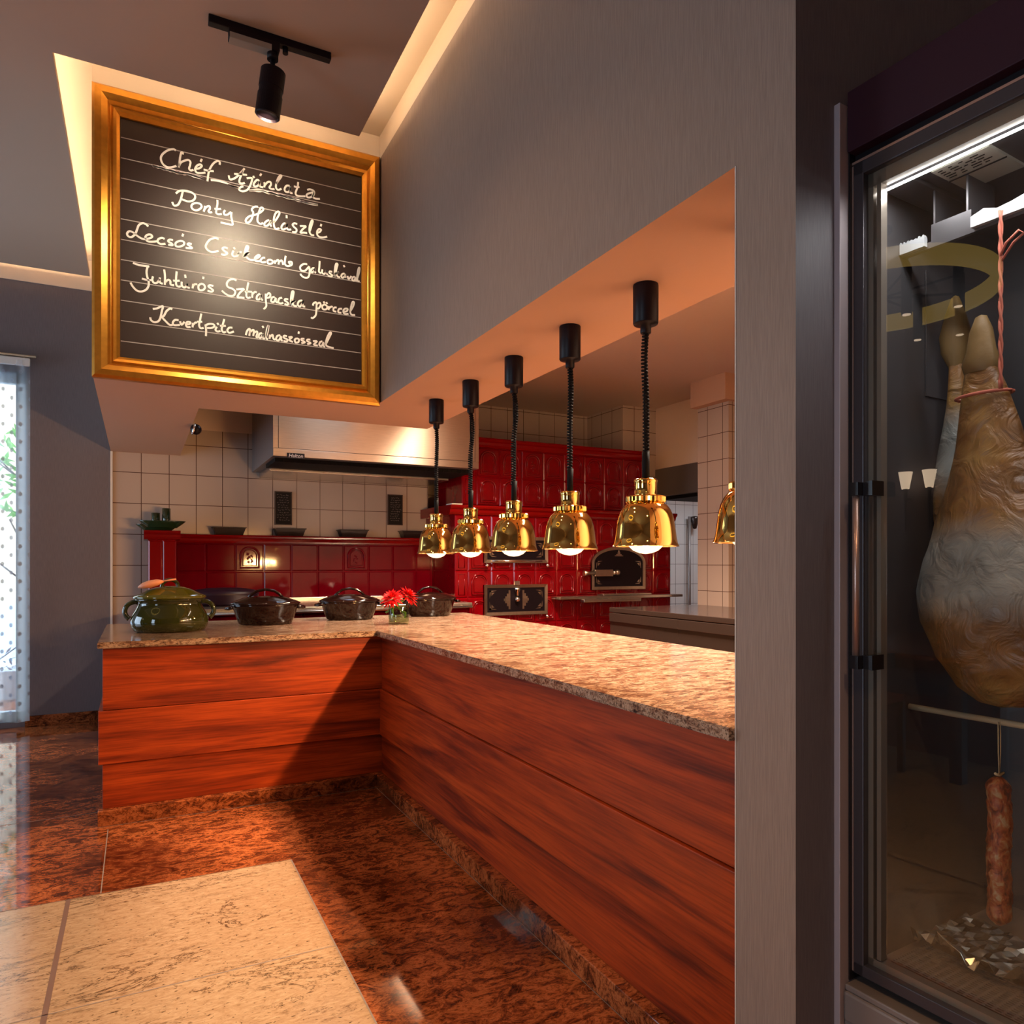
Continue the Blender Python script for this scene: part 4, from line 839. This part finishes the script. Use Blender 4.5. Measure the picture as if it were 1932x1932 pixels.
# ============================================================ EXTRACTOR HOOD over the range
t = empty('extractor_hood', (0, 0, 0), 'long stainless steel extractor hood above the tiled range', 'extractor hood')
HX0, HX1, HFY, HZ = .925, 2.66, 5.80, 2.135
b = MB(); b.box(HX0, HX1, HFY + .012, YB - .003, HZ + .0, 3.15, faces={'-x': 0}); hb = b.build('canopy_box', M['steel_mid'], t)
b = MB(); b.box(HX0 + .04, HX1 - .035, HFY, HFY + .012, HZ + .062, 2.672, bevel=.002); b.build('front_panel', M['hood_front'], t)
b = MB(); b.box(HX0, HX1, HFY - .001, HFY + .012, HZ, HZ + .058, bevel=.002); b.build('lower_rail', M['hood_front'], t)
for xa, xb in ((HX0, HX0 + .037), (HX1 - .032, HX1)):
    b = MB(); b.box(xa, xb, HFY, HFY + .012, HZ + .06, 2.9); b.build('edge_strip', M['hood_front'], t)
b = MB(); b.box(HX0 + .04, HX1 - .035, HFY, HFY + .012, 2.678, 3.10, bevel=.002); b.build('upper_panel', M['white_paint'], t)
b = MB(); b.box(HX0 + .03, HX1 - .03, HFY + .10, HFY + .55, HZ - .032, HZ - .001)
for i in range(40): x = HX0 + .05 + i * .042; b.box(x, x + .016, HFY + .092, HFY + .10, HZ - .030, HZ - .003)
b.build('grease_filter', M['black_matte'], t)
b = MB(); b.box(HX0 + .06, HX1 - .06, HFY + .55, YB - .01, HZ - .05, HZ - .001, bevel=.004); b.build('inner_tray', M['steel'], t)
bx = on_y(541, 860, HFY).x; bz = on_y(541, 860, HFY).z
b = MB(); b.box(bx, bx + .135, HFY - .004, HFY - .001, bz - .014, bz + .024); bd = b.build('badge', M['fr_black'], t)
fc = bpy.data.curves.new('lettering', 'FONT'); fc.body = 'Halton'; fc.size = .040; fc.extrude = .0006; fc.shear = .2; fo = bpy.data.objects.new('tmp', fc); COL.objects.link(fo)
dg = bpy.context.evaluated_depsgraph_get(); me = bpy.data.meshes.new_from_object(fo.evaluated_get(dg)); bpy.data.objects.remove(fo)
me.materials.clear(); me.materials.append(M['chalk']); lt = bpy.data.objects.new('lettering', me); COL.objects.link(lt); lt.parent = bd
lt.location = (bx + .012, HFY - .0050, bz - .009); lt.rotation_euler = (PI / 2, 0, 0)
# dark dome fixture under the soffit edge
t = empty('dome_fixture', (0.352, 5.37, 2.215), 'small dark glossy dome fixture at the soffit edge left of the hood', 'dome fixture')
b = MB(); b.ball((0, 0, 0), .036, 20); b.build('dome', M['black'], t)
b = MB(); b.lathe([(.0, .0), (.040, .0), (.040, .012), (0, .012)], (-.008, 0, 0), 24, axis=(-1, 0, .2)); b.build('mount_ring', M['chrome'], t)

# ============================================================ RED TILED OVEN
t = empty('tiled_oven', (0, 0, 0), 'big oxblood tiled oven with iron doors behind the brass lamps', 'oven')
LX0, LX1, LY = 2.60, 5.12, 6.20; UX0, UX1, UY = 2.72, 4.83, 6.32
b = MB(); b.box(LX0, LX1, LY, 7.0, 0, 1.76); b.build('lower_block', M['oven_tile'], t)
b = MB(); pw = .239
rows = ((.485, .25), (.735, .25), (.985, .25), (1.235, .255), (1.490, .262))
for z, h in rows:
    tile(b, LX0, z, .13, h, LY, plain=True); b.tube([(LX0 + .035, LY - .010, z + .03), (LX0 + .095, LY - .010, z + .03), (LX0 + .095, LY - .010, z + h - .03), (LX0 + .035, LY - .010, z + h - .03)], .005, 6, closed=True)
    for i in range(10): tile(b, LX0 + .13 + pw * i, z, pw, h, LY, arch=True)
b.build('lower_tiles', M['oven_tile'], t)
b = MB(); coping(b, LX0 - .06, LX1 + .05, LY, 1.755, [(d * 1.5, h * 1.2) for d, h in cop], yb=7.0); b.build('middle_coping', M['red_tile2'], t)
b = MB(); b.box(UX0, UX1, UY, 7.0, 1.846, 2.42); b.build('upper_block', M['oven_tile'], t)
b = MB()
for z, h in ((1.862, .275), (2.137, .275)):
    tile(b, UX0, z, .155, h, UY); b.tube([(UX0 + .04, UY - .010, z + .03), (UX0 + .115, UY - .010, z + .03), (UX0 + .115, UY - .010, z + h - .03), (UX0 + .04, UY - .010, z + h - .03)], .005, 6, closed=True)
    for i in range(8): tile(b, UX0 + .155 + .2435 * i, z, .2435, h, UY, arch=True, emboss=(i, z > 2) in ((2, True), (6, False)))
b.build('upper_tiles', M['oven_tile'], t)
b = MB(); coping(b, UX0 - .05, UX1 + .06, UY, 2.413, [(d * 1.4, h * 1.25) for d, h in cop], yb=7.0); b.build('top_coping', M['red_tile2'], t)
b = MB(); b.box(LX0 - .045, LX0 + .06, LY - .045, LY + .10, 1.846, 1.858, bevel=.003); b.build('pale_ledge', M['white_paint'], t)
def tri(b, x, z, sx, sz, y):   # pierced corner ornament
    b.prism([(x, z), (x + sx, z), (x, z + sz)], y - .003, y)
def oven_door(x0, x1, z0, z1, name, latch=True, arch=False):
    y = LY - .012
    b = MB()
    if arch:
        zs = z0 + (z1 - z0) * .62; cx = (x0 + x1) / 2; r = (x1 - x0) / 2; hh = z1 - zs
        P = [(x0, z0), (x1, z0)] + [(cx + r * math.cos(PI * k / 24), zs + hh * math.sin(PI * k / 24)) for k in range(25)]
    else: P = [(x0, z0), (x1, z0), (x1, z1), (x0, z1)]
    b.prism(P, y - .020, y); d = b.build(name, M['iron'], t)
    b = MB(); ring = [(x, y - .022, z) for x, z in P]; cxm, czm = (x0 + x1) / 2, (z0 + z1) / 2
    n = len(P); w = .030
    inn = []
    for x, z in P:
        if arch and z > zs - 1e-6:
            k = 1 - w / r; inn.append((cxm + (x - cxm) * k, zs + (z - zs) * (1 - w / hh)))
        else: inn.append((x + (w if x < cxm else -w), z + (w if z < czm else -w)))
    for i in range(n):
        j = (i + 1) % n
        b.face([(P[i][0], y - .030, P[i][1]), (P[j][0], y - .030, P[j][1]), (inn[j][0], y - .026, inn[j][1]), (inn[i][0], y - .026, inn[i][1])])
        b.face([(P[i][0], y - .030, P[i][1]), (P[j][0], y - .030, P[j][1]), (P[j][0], y, P[j][1]), (P[i][0], y, P[i][1])])
        b.face([(inn[i][0], y - .026, inn[i][1]), (inn[j][0], y - .026, inn[j][1]), (inn[j][0], y - .019, inn[j][1]), (inn[i][0], y - .019, inn[i][1])])
    b.build('door_frame', M['pale_metal'], d)
    m = .055; yo = y - .0205
    zt = zs if arch else z1
    for sx, sz, x, z in ((1, 1, x0 + m, z0 + m), (-1, 1, x1 - m, z0 + m), (1, -1, x0 + m, zt - (m if not arch else -.02)), (-1, -1, x1 - m, zt - (m if not arch else -.02))):
        b = MB(); tri(b, x, z, sx * .075, sz * .018, yo); tri(b, x, z, sx * .018, sz * .075, yo); tri(b, x + sx * .02, z + sz * .02, sx * .03, sz * .03, yo); b.build('corner_ornament', M['pale_metal'], d)
    if arch:
        b = MB()
        for q in ((-.05, .05, 0, .008), (-.032, .032, .010, .022), (-.016, .016, .024, .040)): b.box(cxm + q[0], cxm + q[1], yo - .003, yo, zs + .07 + q[2], zs + .07 + q[3])
        b.ball((cxm, yo - .002, zs + .07 + .05), .011, 10, sy=.4); b.build('crest_ornament', M['pale_metal'], d)
    elif latch:
        for s in (-1, 1):
            b = MB()
            for k, (w2, h2) in enumerate(((.0, .09), (.018, .06), (.036, .032), (.050, .012))):
                xx = cxm + s * (.066 + w2); b.box(min(xx, xx + s * .018), max(xx, xx + s * .018), yo - .003, yo, czm - h2, czm + h2)
            b.build('centre_ornament', M['pale_metal'], d)
    b = MB()
    if arch:
        hz = z0 + .17; b.tube([(x0 - .11, y - .045, hz - .002), (x0 - .05, y - .05, hz), (x0 + .02, y - .05, hz)], .012, 10, radii=[.030, .016, .022])
        b.box(x0 + .02, x0 + .24, y - .058, y - .042, hz - .034, hz + .034, bevel=.004); b.ball((x0 + .30, y - .045, hz + .004), .030, 14); b.tube([(x0 + .24, y - .05, hz), (x0 + .30, y - .045, hz + .004)], .022, 8)
    elif latch:
        b.box(cxm - .032, cxm + .032, y - .034, y - .022, z1 - .01, z1 + .035, bevel=.004); b.lathe([(.026, 0), (.030, -.02), (.018, -.045), (.014, -.075)], (cxm, y - .040, z1 - .03), 16); b.ball((cxm, y - .042, czm + .004), .026, 16)
    else: b.cyl((x0 + .07, y - .034, z0 + .018), (x1 - .07, y - .034, z0 + .018), .008, 8)
    b.build('latch' if not arch else 'handle', M['chrome'] if not arch else M['pale_metal'], d)
    if not arch:
        for x in (x0 + .02, x1 - .01):
            b = MB(); b.ball((x, y - .04, z0 - .025), .018, 12); b.build('hinge_ball', M['chrome'], d)
oven_door(2.885, 3.565, .815, 1.105, 'ash_door')
oven_door(2.885, 3.570, 1.312, 1.560, 'upper_door', latch=False)
oven_door(4.085, 4.755, 1.040, 1.478, 'arched_door', arch=True)
b = MB(); b.box(3.62, 5.14, 6.02, LY - .012, .955, .982, bevel=.004); b.box(3.86, 4.55, 5.96, 6.03, .925, .955, bevel=.004); b.box(4.15, 4.75, 6.05, LY - .03, .984, 1.0, bevel=.003); b.build('steel_ledge', M['steel'], t)

# ============================================================ STEEL COUNTER AND RIGHT-HAND HOOD
t = empty('steel_counter', (0, 0, 0), 'dark stainless steel counter standing behind the granite worktop', 'counter')
b = MB(); b.box(3.205, 4.05, 1.35, 4.585, .05, .93); b.build('body', M['steel_dark'], t)
b = MB(); b.box(3.20, 4.06, 1.34, 4.59, .935, .970, bevel=.003); b.build('top', M['steel_dark'], t)
b = MB(); b.box(3.196, 3.2045, 1.35, 4.585, .865, .930, bevel=.002); b.build('apron', M['steel_dark'], t)
t = empty('steel_wall_hood', (0, 0, 0), 'grey steel hood high on the far right kitchen wall', 'extractor hood')
b = MB(); b.box(5.50, 6.3, 5.84, 6.94, 2.10, 2.428, bevel=.004); b.build('canopy', M['steel_mid'], t)
b = MB(); b.box(5.56, 6.25, 5.9, 6.88, 2.06, 2.10); b.build('filter', M['black_matte'], t)
q = on_y(1300, 1000, 8.55)
t = empty('wall_pipe', (q.x, 8.54, 0), 'thin vertical pipe with a grey fitting on the pale tiled wall', 'pipe')
b = MB(); b.cyl((0, 0, .0), (0, 0, 2.02), .022, 12); b.build('pipe', M['steel_mid'], t)
b = MB(); b.lathe([(0, -.10), (.03, -.09), (.05, 0), (.07, .05), (.06, .09), (0, .10)], (.085, -.02, 1.93), 18); b.build('fitting', M['steel_dark'], t)

# ============================================================ GLASS-DOOR FRIDGE WITH HANGING HAMS
TH = math.radians(3.64)
# local axes: x runs along the front away from the pillar, y runs into the cabinet
FRZ = math.atan2(-math.cos(TH), math.sin(TH))
fr = empty('display_fridge', (1.385, 1.100, 0), 'tall dark glass-door display fridge at right with hams inside', 'fridge', rz=FRZ)
DEP = .66; WID = .80
def fpart(name, m, parent=None): 
    return lambda b: b.build(name, m, parent or fr)
b = MB(); b.box(-.025, 0, 0, DEP, .0, 2.325, bevel=.0015); b.build('side_panel', M['fr_side'], fr)
b = MB(); b.box(WID, WID + .025, 0, DEP, .0, 2.325, bevel=.0015); b.build('side_panel', M['fr_side'], fr)
b = MB(); b.box(.003, WID - .002, .022, DEP, 2.217, 2.352, bevel=.002); b.build('header', M['fr_header'], fr)
b = MB(); b.box(.0005, WID - .001, .05, DEP, 2.20, 2.217); b.box(.0005, .004, .03, .07, .37, 2.22); b.build('shadow_gap', M['fr_black'], fr)
b = MB(); b.box(.001, WID - .001, .015, DEP, 0.03, .285, bevel=.002); b.box(.001, WID - .001, .010, DEP, .285, .352, bevel=.006); b.box(.001, WID - .001, .016, .1, .352, .366, bevel=.003); b.build('base_panel', M['fr_base'], fr)
# door
D0 = .040
b = MB()
for q in ((.005, .030, .386, 2.197), (WID - .03, WID - .005, .386, 2.197), (.005, WID - .005, .386, .412), (.005, WID - .005, 2.165, 2.197)): b.box(q[0], q[1], D0, D0 + .03, q[2], q[3], bevel=.002)
door = b.build('door', M['fr_frame'], fr)
b = MB(); b.box(.004, WID - .004, D0 - .0015, D0 + .002, 2.193, 2.1985); b.box(.0035, .007, D0 - .0015, D0 + .002, .39, 2.19); b.build('edge_trim', M['copper_bar'], door)
b = MB(); b.box(.028, WID - .028, D0 + .004, D0 + .010, .41, 2.167); b.build('glass_pane', M['fridge_glass'], door)
b = MB()
for q in ((.030, .042, .41, 2.165), (.050, .060, .43, 2.15), (WID - .045, WID - .03, .41, 2.165)): b.box(q[0], q[1], D0 + .018, D0 + .04, q[2], q[3])
for q in ((.03, WID - .03, .410, .428), (.03, WID - .03, 2.135, 2.165)): b.box(q[0], q[1], D0 + .018, D0 + .04, q[2], q[3])
b.build('inner_gasket_frame', M['fr_inner'], door)
b = MB(); b.cyl((.043, -.006, 1.085), (.043, -.006, 1.455), .0068, 14); hd = b.build('bar_handle', M['copper_bar'], door)
for z in (1.088, 1.462):
    b = MB(); b.prism([(.034, z - .014), (.054, z - .014), (.054, z + .014), (.034, z + .014)], -.016, .004); b.prism([(.036, z - .012), (.075, z - .015), (.075, z + .017), (.036, z + .012)], .002, D0 + .004)
    b.build('handle_bracket', M['fr_black'], door)
# cabinet lining
b = MB(); b.box(.012, .030, D0 + .05, DEP - .02, .40, 2.15); b.box(WID - .03, WID - .012, D0 + .05, DEP - .02, .40, 2.20); b.box(.012, WID - .012, DEP - .03, DEP - .012, .40, 2.20); b.build('cabinet_lining', M['fr_liner'], fr)
b = MB(); b.box(.012, WID - .012, D0 + .045, DEP - .02, 2.143, 2.16); b.box(.040, .105, .10, .46, 2.134, 2.144, bevel=.002); b.build('cabinet_roof', M['fr_liner'], fr)
b = MB(); b.box(.035, WID - .05, D0 + .046, D0 + .052, 2.1285, 2.1315); b.build('light_tube', M['led'], fr)
l = light('fridge_tube_light', 'AREA', (0, 0, 0), 2.2, (0.92, 0.95, 1.0), (0, 0, 0), shape='RECTANGLE', size=.66, size_y=.02); l.parent = fr; l.location = (.40, D0 + .062, 2.126)
b = MB(); b.box(.137, .252, .115, .26, 2.137, 2.143); pb = b.build('rating_plate', M['paper_label'], fr)
b = MB(); b.box(.137, .252, .183, .186, 2.135, 2.137)
for k in range(5):
    x = .145
    while x < .235:
        w = random.uniform(.006, .02); b.box(x, x + w, .125 + .011 * k, .128 + .011 * k, 2.1362, 2.137); x += w + random.uniform(.003, .015)
b.build('print', M['black_matte'], pb)
b = MB(); b.box(.012, WID - .012, D0 + .045, DEP - .02, .395, .412); b.build('cabinet_floor', M['fr_base'], fr)
b = MB()
for i in range(17): b.box(.06, WID - .06, .095 + .0085 * i, .0985 + .0085 * i, .414, .422)
for i in range(38): x = .065 + .018 * i; b.box(x, x + .006, .095, .24, .4135, .4215)
b.build('floor_grate', M['fr_base'], fr)
# hanging rails
b = MB(); bm = b.bm
def wavy_rail(x0, x1, y, z, amp):
    n = 22; top = [(x0 + (x1 - x0) * i / n, z + .022 + amp * math.sin(i * 1.9) * .5 + amp * random.random()) for i in range(n + 1)]
    b.prism([(x0, z), (x1, z)] + top[::-1], y, y + .012)
wavy_rail(.031, .088, .175, 2.012, .004); wavy_rail(.186, .76, .175, 2.014, .006)
b.build('hanging_rail', M['frost'], fr)
b = MB(); b.box(.03, .76, .188, .20, 2.008, 2.022); b.box(.095, .18, .19, .195, 2.02, 2.06); b.box(.10, .104, .19, .30, 2.06, 2.14); b.box(.17, .174, .19, .30, 2.06, 2.14); b.box(.031, .034, .28, .42, 1.7, 2.0)
for z in (1.80, 1.84, 1.88): b.box(.0305, .033, .33, .40, z, z + .006)
b.build('rail_bracket', M['fr_liner'], fr)
b = MB(); b.cyl((.031, .215, .968), (.769, .215, .968), .007, 10); b.build('salami_rod', M['twine'], fr)
# hams (things hanging inside)
def ham(name, label, x, y, zb, L, R, rz, tilt, flat, group=None):
    Mx = Matrix.Rotation(FRZ, 4, 'Z'); p = Mx @ Vector((x, y, 0)) + Vector((1.385, 1.1, 0))
    t = empty(name, (p.x, p.y, zb), label, 'ham', group, rz=FRZ + rz)
    prof = [(0, 0), (.30, .012), (.58, .05), (.84, .13), (.98, .24), (1.0, .33), (.93, .43), (.77, .54), (.58, .65), (.43, .76), (.34, .86), (.27, .94), (.20, 1.0)]
    b = MB(); rings = []; seg = 36
    P = []
    for i in range(len(prof) - 1):
        for k in range(3):
            s = k / 3; P.append((prof[i][0] * (1 - s) + prof[i + 1][0] * s, prof[i][1] * (1 - s) + prof[i + 1][1] * s))
    P.append(prof[-1])
    for r, v in P:
        z = v * L; ox = tilt * v * v * L; rr = max(r * R, .001); ring = []
        for i in range(seg):
            a = 2 * PI * i / seg
            lump = 1 + .035 * math.sin(3 * a + 9 * v) + .03 * math.sin(5 * a - 14 * v)
            ring.append(b.bm.verts.new((ox + rr * math.cos(a) * lump, rr * math.sin(a) * flat * lump, z)))
        rings.append(ring)
    for a, c in zip(rings, rings[1:]):
        for i in range(seg): b.bm.faces.new((a[i], a[(i + 1) % seg], c[(i + 1) % seg], c[i])).smooth = True
    b.bm.faces.new(rings[0][::-1]); b.bm.faces.new(rings[-1])
    b.build('meat', M['ham'], t)
    return t, tilt * L, L
t, ox, L = ham('cured_ham', 'large cured ham leg hanging by red string in the glass fridge', .232, .205, 1.000, .72, .165, -.15, -.06, .62)
b = MB(); b.lathe([(.034, 0), (.040, .02), (.030, .05), (.024, .09), (.012, .12), (0, .125)], (ox, 0, L - .01), 14, sy=.7); b.build('bone_end', M['bone'], t)
b = MB()
for s in (-1, 1):
    b.tube([(ox + .062 + .002 * s * math.sin(k * 1.2), -.03 + .003 * s * math.cos(k * 1.2), L - .06 + k * (1.025 - L + .06) / 24) for k in range(25)], .0028, 6)
b.tube([(ox + .062, -.032, .93), (ox + .08, -.04, .95), (ox + .105, -.04, .965), (ox + .115, -.04, .955), (ox + .095, -.04, .945), (ox + .066, -.033, .92)], .0026, 6)
b.tube(arc((ox + .006, 0, L - .06), .058, .036, 0, 2 * PI, 20, ((1, 0, 0), (0, 1, 0))), .0035, 6); b.build('string', M['rope'], t)
t, ox, L = ham('cured_ham', 'smaller cured ham with pale hoof end behind the large ham', .085, .33, 1.28, .52, .055, .3, -.02, .7)
b = MB(); b.lathe([(.012, -.02), (.030, .02), (.034, .06), (.022, .11), (.008, .15), (0, .155)], (ox, 0, L - .02), 12, sy=.7); b.build('hoof', M['bone'], t)
# salamis
Mx = Matrix.Rotation(FRZ, 4, 'Z')
for x, y, lab in ((.228, .205, 'hanging salami stick left of the other below the ham'), (.300, .225, 'hanging salami stick at the right edge of the picture')):
    p = Mx @ Vector((x, y, 0)) + Vector((1.385, 1.1, 0)); t = empty('salami', (p.x, p.y, .545), lab, 'salami', 'salami sticks in the fridge')
    b = MB(); n = 40; b.tube([(.0012 * math.sin(k * .3), .0012 * math.cos(k * .33), .31 * k / n) for k in range(n + 1)], .02, 16, radii=[.007, .016] + [.0225 + .0010 * math.sin(k * 1.3) + .0008 * math.sin(k * 2.9) for k in range(n - 3)] + [.016, .007]); b.build('sausage', M['salami'], t)
    b = MB(); b.tube([(0, 0, .308), (-.003, 0, .36), (-.004, 0, .425)], .0012, 5); b.tube([(0, 0, .308), (.005, 0, .36), (.004, 0, .425)], .0012, 5); b.tube([(-.014, 0, .318), (0, 0, .312), (.016, 0, .316)], .003, 6); b.build('twine', M['twine'], t)
# crumpled foil on the fridge floor
p = Mx @ Vector((.285, .255, 0)) + Vector((1.385, 1.1, 0))
b = MB(); nx, ny = 46, 16; g = []
for i in range(nx + 1):
    row = []
    for j in range(ny + 1):
        u, v = i / nx, j / ny; edge_ = max(0, 1 - v * 5)
        row.append(b.bm.verts.new((-.24 + .62 * u, -.06 - .02 * math.sin(u * 7) + .24 * v, 0.010 + random.uniform(0, .011) * (1 + 2.2 * edge_) + .022 * edge_ * abs(math.sin(u * 13)))))
    g.append(row)
for i in range(nx):
    for j in range(ny): b.bm.faces.new((g[i][j], g[i + 1][j], g[i + 1][j + 1], g[i][j + 1]))
b.bm.normal_update(); bmesh.ops.solidify(b.bm, geom=b.bm.faces[:], thickness=.001)
o = tag(b.build('foil_sheet', M['foil'], None, loc=(p.x, p.y, .4215)), 'crumpled silver foil lying on the fridge floor', 'foil'); o.rotation_euler = (0, 0, FRZ)

# ============================================================ DINING SIDE, SEEN MIRRORED IN GLASS AND BRASS
t = empty('dining_table', (-2.3, 2.9, 0), 'dark wooden dining table mirrored in the fridge glass', 'table')
b = MB(); b.box(-.75, .75, -.75, .75, .715, .75, bevel=.004); b.build('tabletop', M['table_wood'], t)
b = MB(); b.box(-.68, .68, -.68, .68, .64, .714); b.build('apron', M['chair_wood'], t)
for sx in (-1, 1):
    for sy in (-1, 1):
        b = MB(); b.box(sx * .66 - .035, sx * .66 + .035, sy * .66 - .035, sy * .66 + .035, 0, .714); b.build('leg', M['chair_wood'], t)
def chair():
    t = empty('dining_chair', (0, 0, 0), '', 'chair', 'dining chairs mirrored in the fridge glass')
    b = MB(); b.box(-.21, .21, -.21, .21, .44, .485, bevel=.012); b.build('seat', M['chair_seat'], t)
    b = MB()
    for x in (-.11, -.04, .03, .10): b.box(x - .012, x + .022, .195, .21, .56, .90)
    b.box(-.2, .2, .19, .215, .90, .97, bevel=.006); b.box(-.2, .2, .19, .215, .53, .57); b.build('backrest', M['chair_wood'], t)
    for sx in (-1, 1):
        for sy in (-1, 1): b = MB(); b.box(sx * .19 - .018, sx * .19 + .018, sy * .19 - .018, sy * .19 + .018, 0, .44 if sy < 0 else .97); b.build('leg', M['chair_wood'], t)
    b = MB(); b.box(-.19, .19, -.2, -.18, .39, .44); b.box(-.19, .19, .18, .2, .39, .44); b.build('rail', M['chair_wood'], t)
    return t
ch = chair()
for i, (x, y, rz, lab) in enumerate([(-1.42, 2.75, -PI / 2, 'dark wooden chair at the near side of the mirrored table'), (-2.5, 3.85, 0, 'dark wooden chair at the far side of the mirrored table'), (-2.2, 1.95, PI, 'dark wooden chair at the front side of the mirrored table')]):
    o = ch if i == 0 else copy_tree(ch)
    o.location = (x, y, 0); o.rotation_euler = (0, 0, rz); o['label'] = lab
t = empty('hanging_chandelier', (-2.0, 2.9, ZP), 'round golden chandelier with black tubes mirrored in the fridge glass', 'chandelier')
b = MB(); b.cyl((0, 0, 0), (0, 0, -.50), .015, 10); b.lathe([(0, 0), (.07, 0), (.07, -.03), (0, -.03)], seg=24); b.build('stem', M['black'], t)
b = MB(); b.lathe([(.66, -.52), (.70, -.52), (.70, -.40), (.66, -.40), (.66, -.52)], seg=48); b.build('ring_shade', M['shade_gold'], t)
for k in range(8):
    a = 2 * PI * k / 8; b = MB(); b.cyl((.5 * math.cos(a), .5 * math.sin(a), -.35), (.5 * math.cos(a), .5 * math.sin(a), -.68 - .08 * (k % 2)), .03, 12); b.cyl((0, 0, -.48), (.5 * math.cos(a), .5 * math.sin(a), -.48), .008, 6); tb = b.build('tube', M['black'], t)
    b = MB(); z = -.68 - .08 * (k % 2); b.cyl((.5 * math.cos(a), .5 * math.sin(a), z - .004), (.5 * math.cos(a), .5 * math.sin(a), z - .001), .024, 12); b.build('lens', M['sconce_glow'], tb)
def sconce():
    t = empty('wall_sconce', (0, 0, 0), '', 'wall lamp', 'torch sconces mirrored in the fridge glass')
    b = MB(); b.lathe([(.035, 0), (.065, .17), (.062, .17), (.032, .004), (0, .003)], seg=24); b.build('glass_shade', M['sconce_glow'], t)
    b = MB(); b.tube([(0, 0, .003), (0, 0, -.12), (0, 0, -.42)], .012, 10, radii=[.02, .014, .006]); b.cyl((0, 0, -.10), (-.10, 0, -.10), .01, 8); b.build('stem', M['black'], t)
    return t
s = sconce(); s.location = (-4.385, 3.95, 2.05); s['label'] = 'lit torch sconce, left one of the mirrored pair'
s2 = copy_tree(s); s2.location = (-4.385, 3.72, 2.05); s2['label'] = 'lit torch sconce, right one of the mirrored pair'
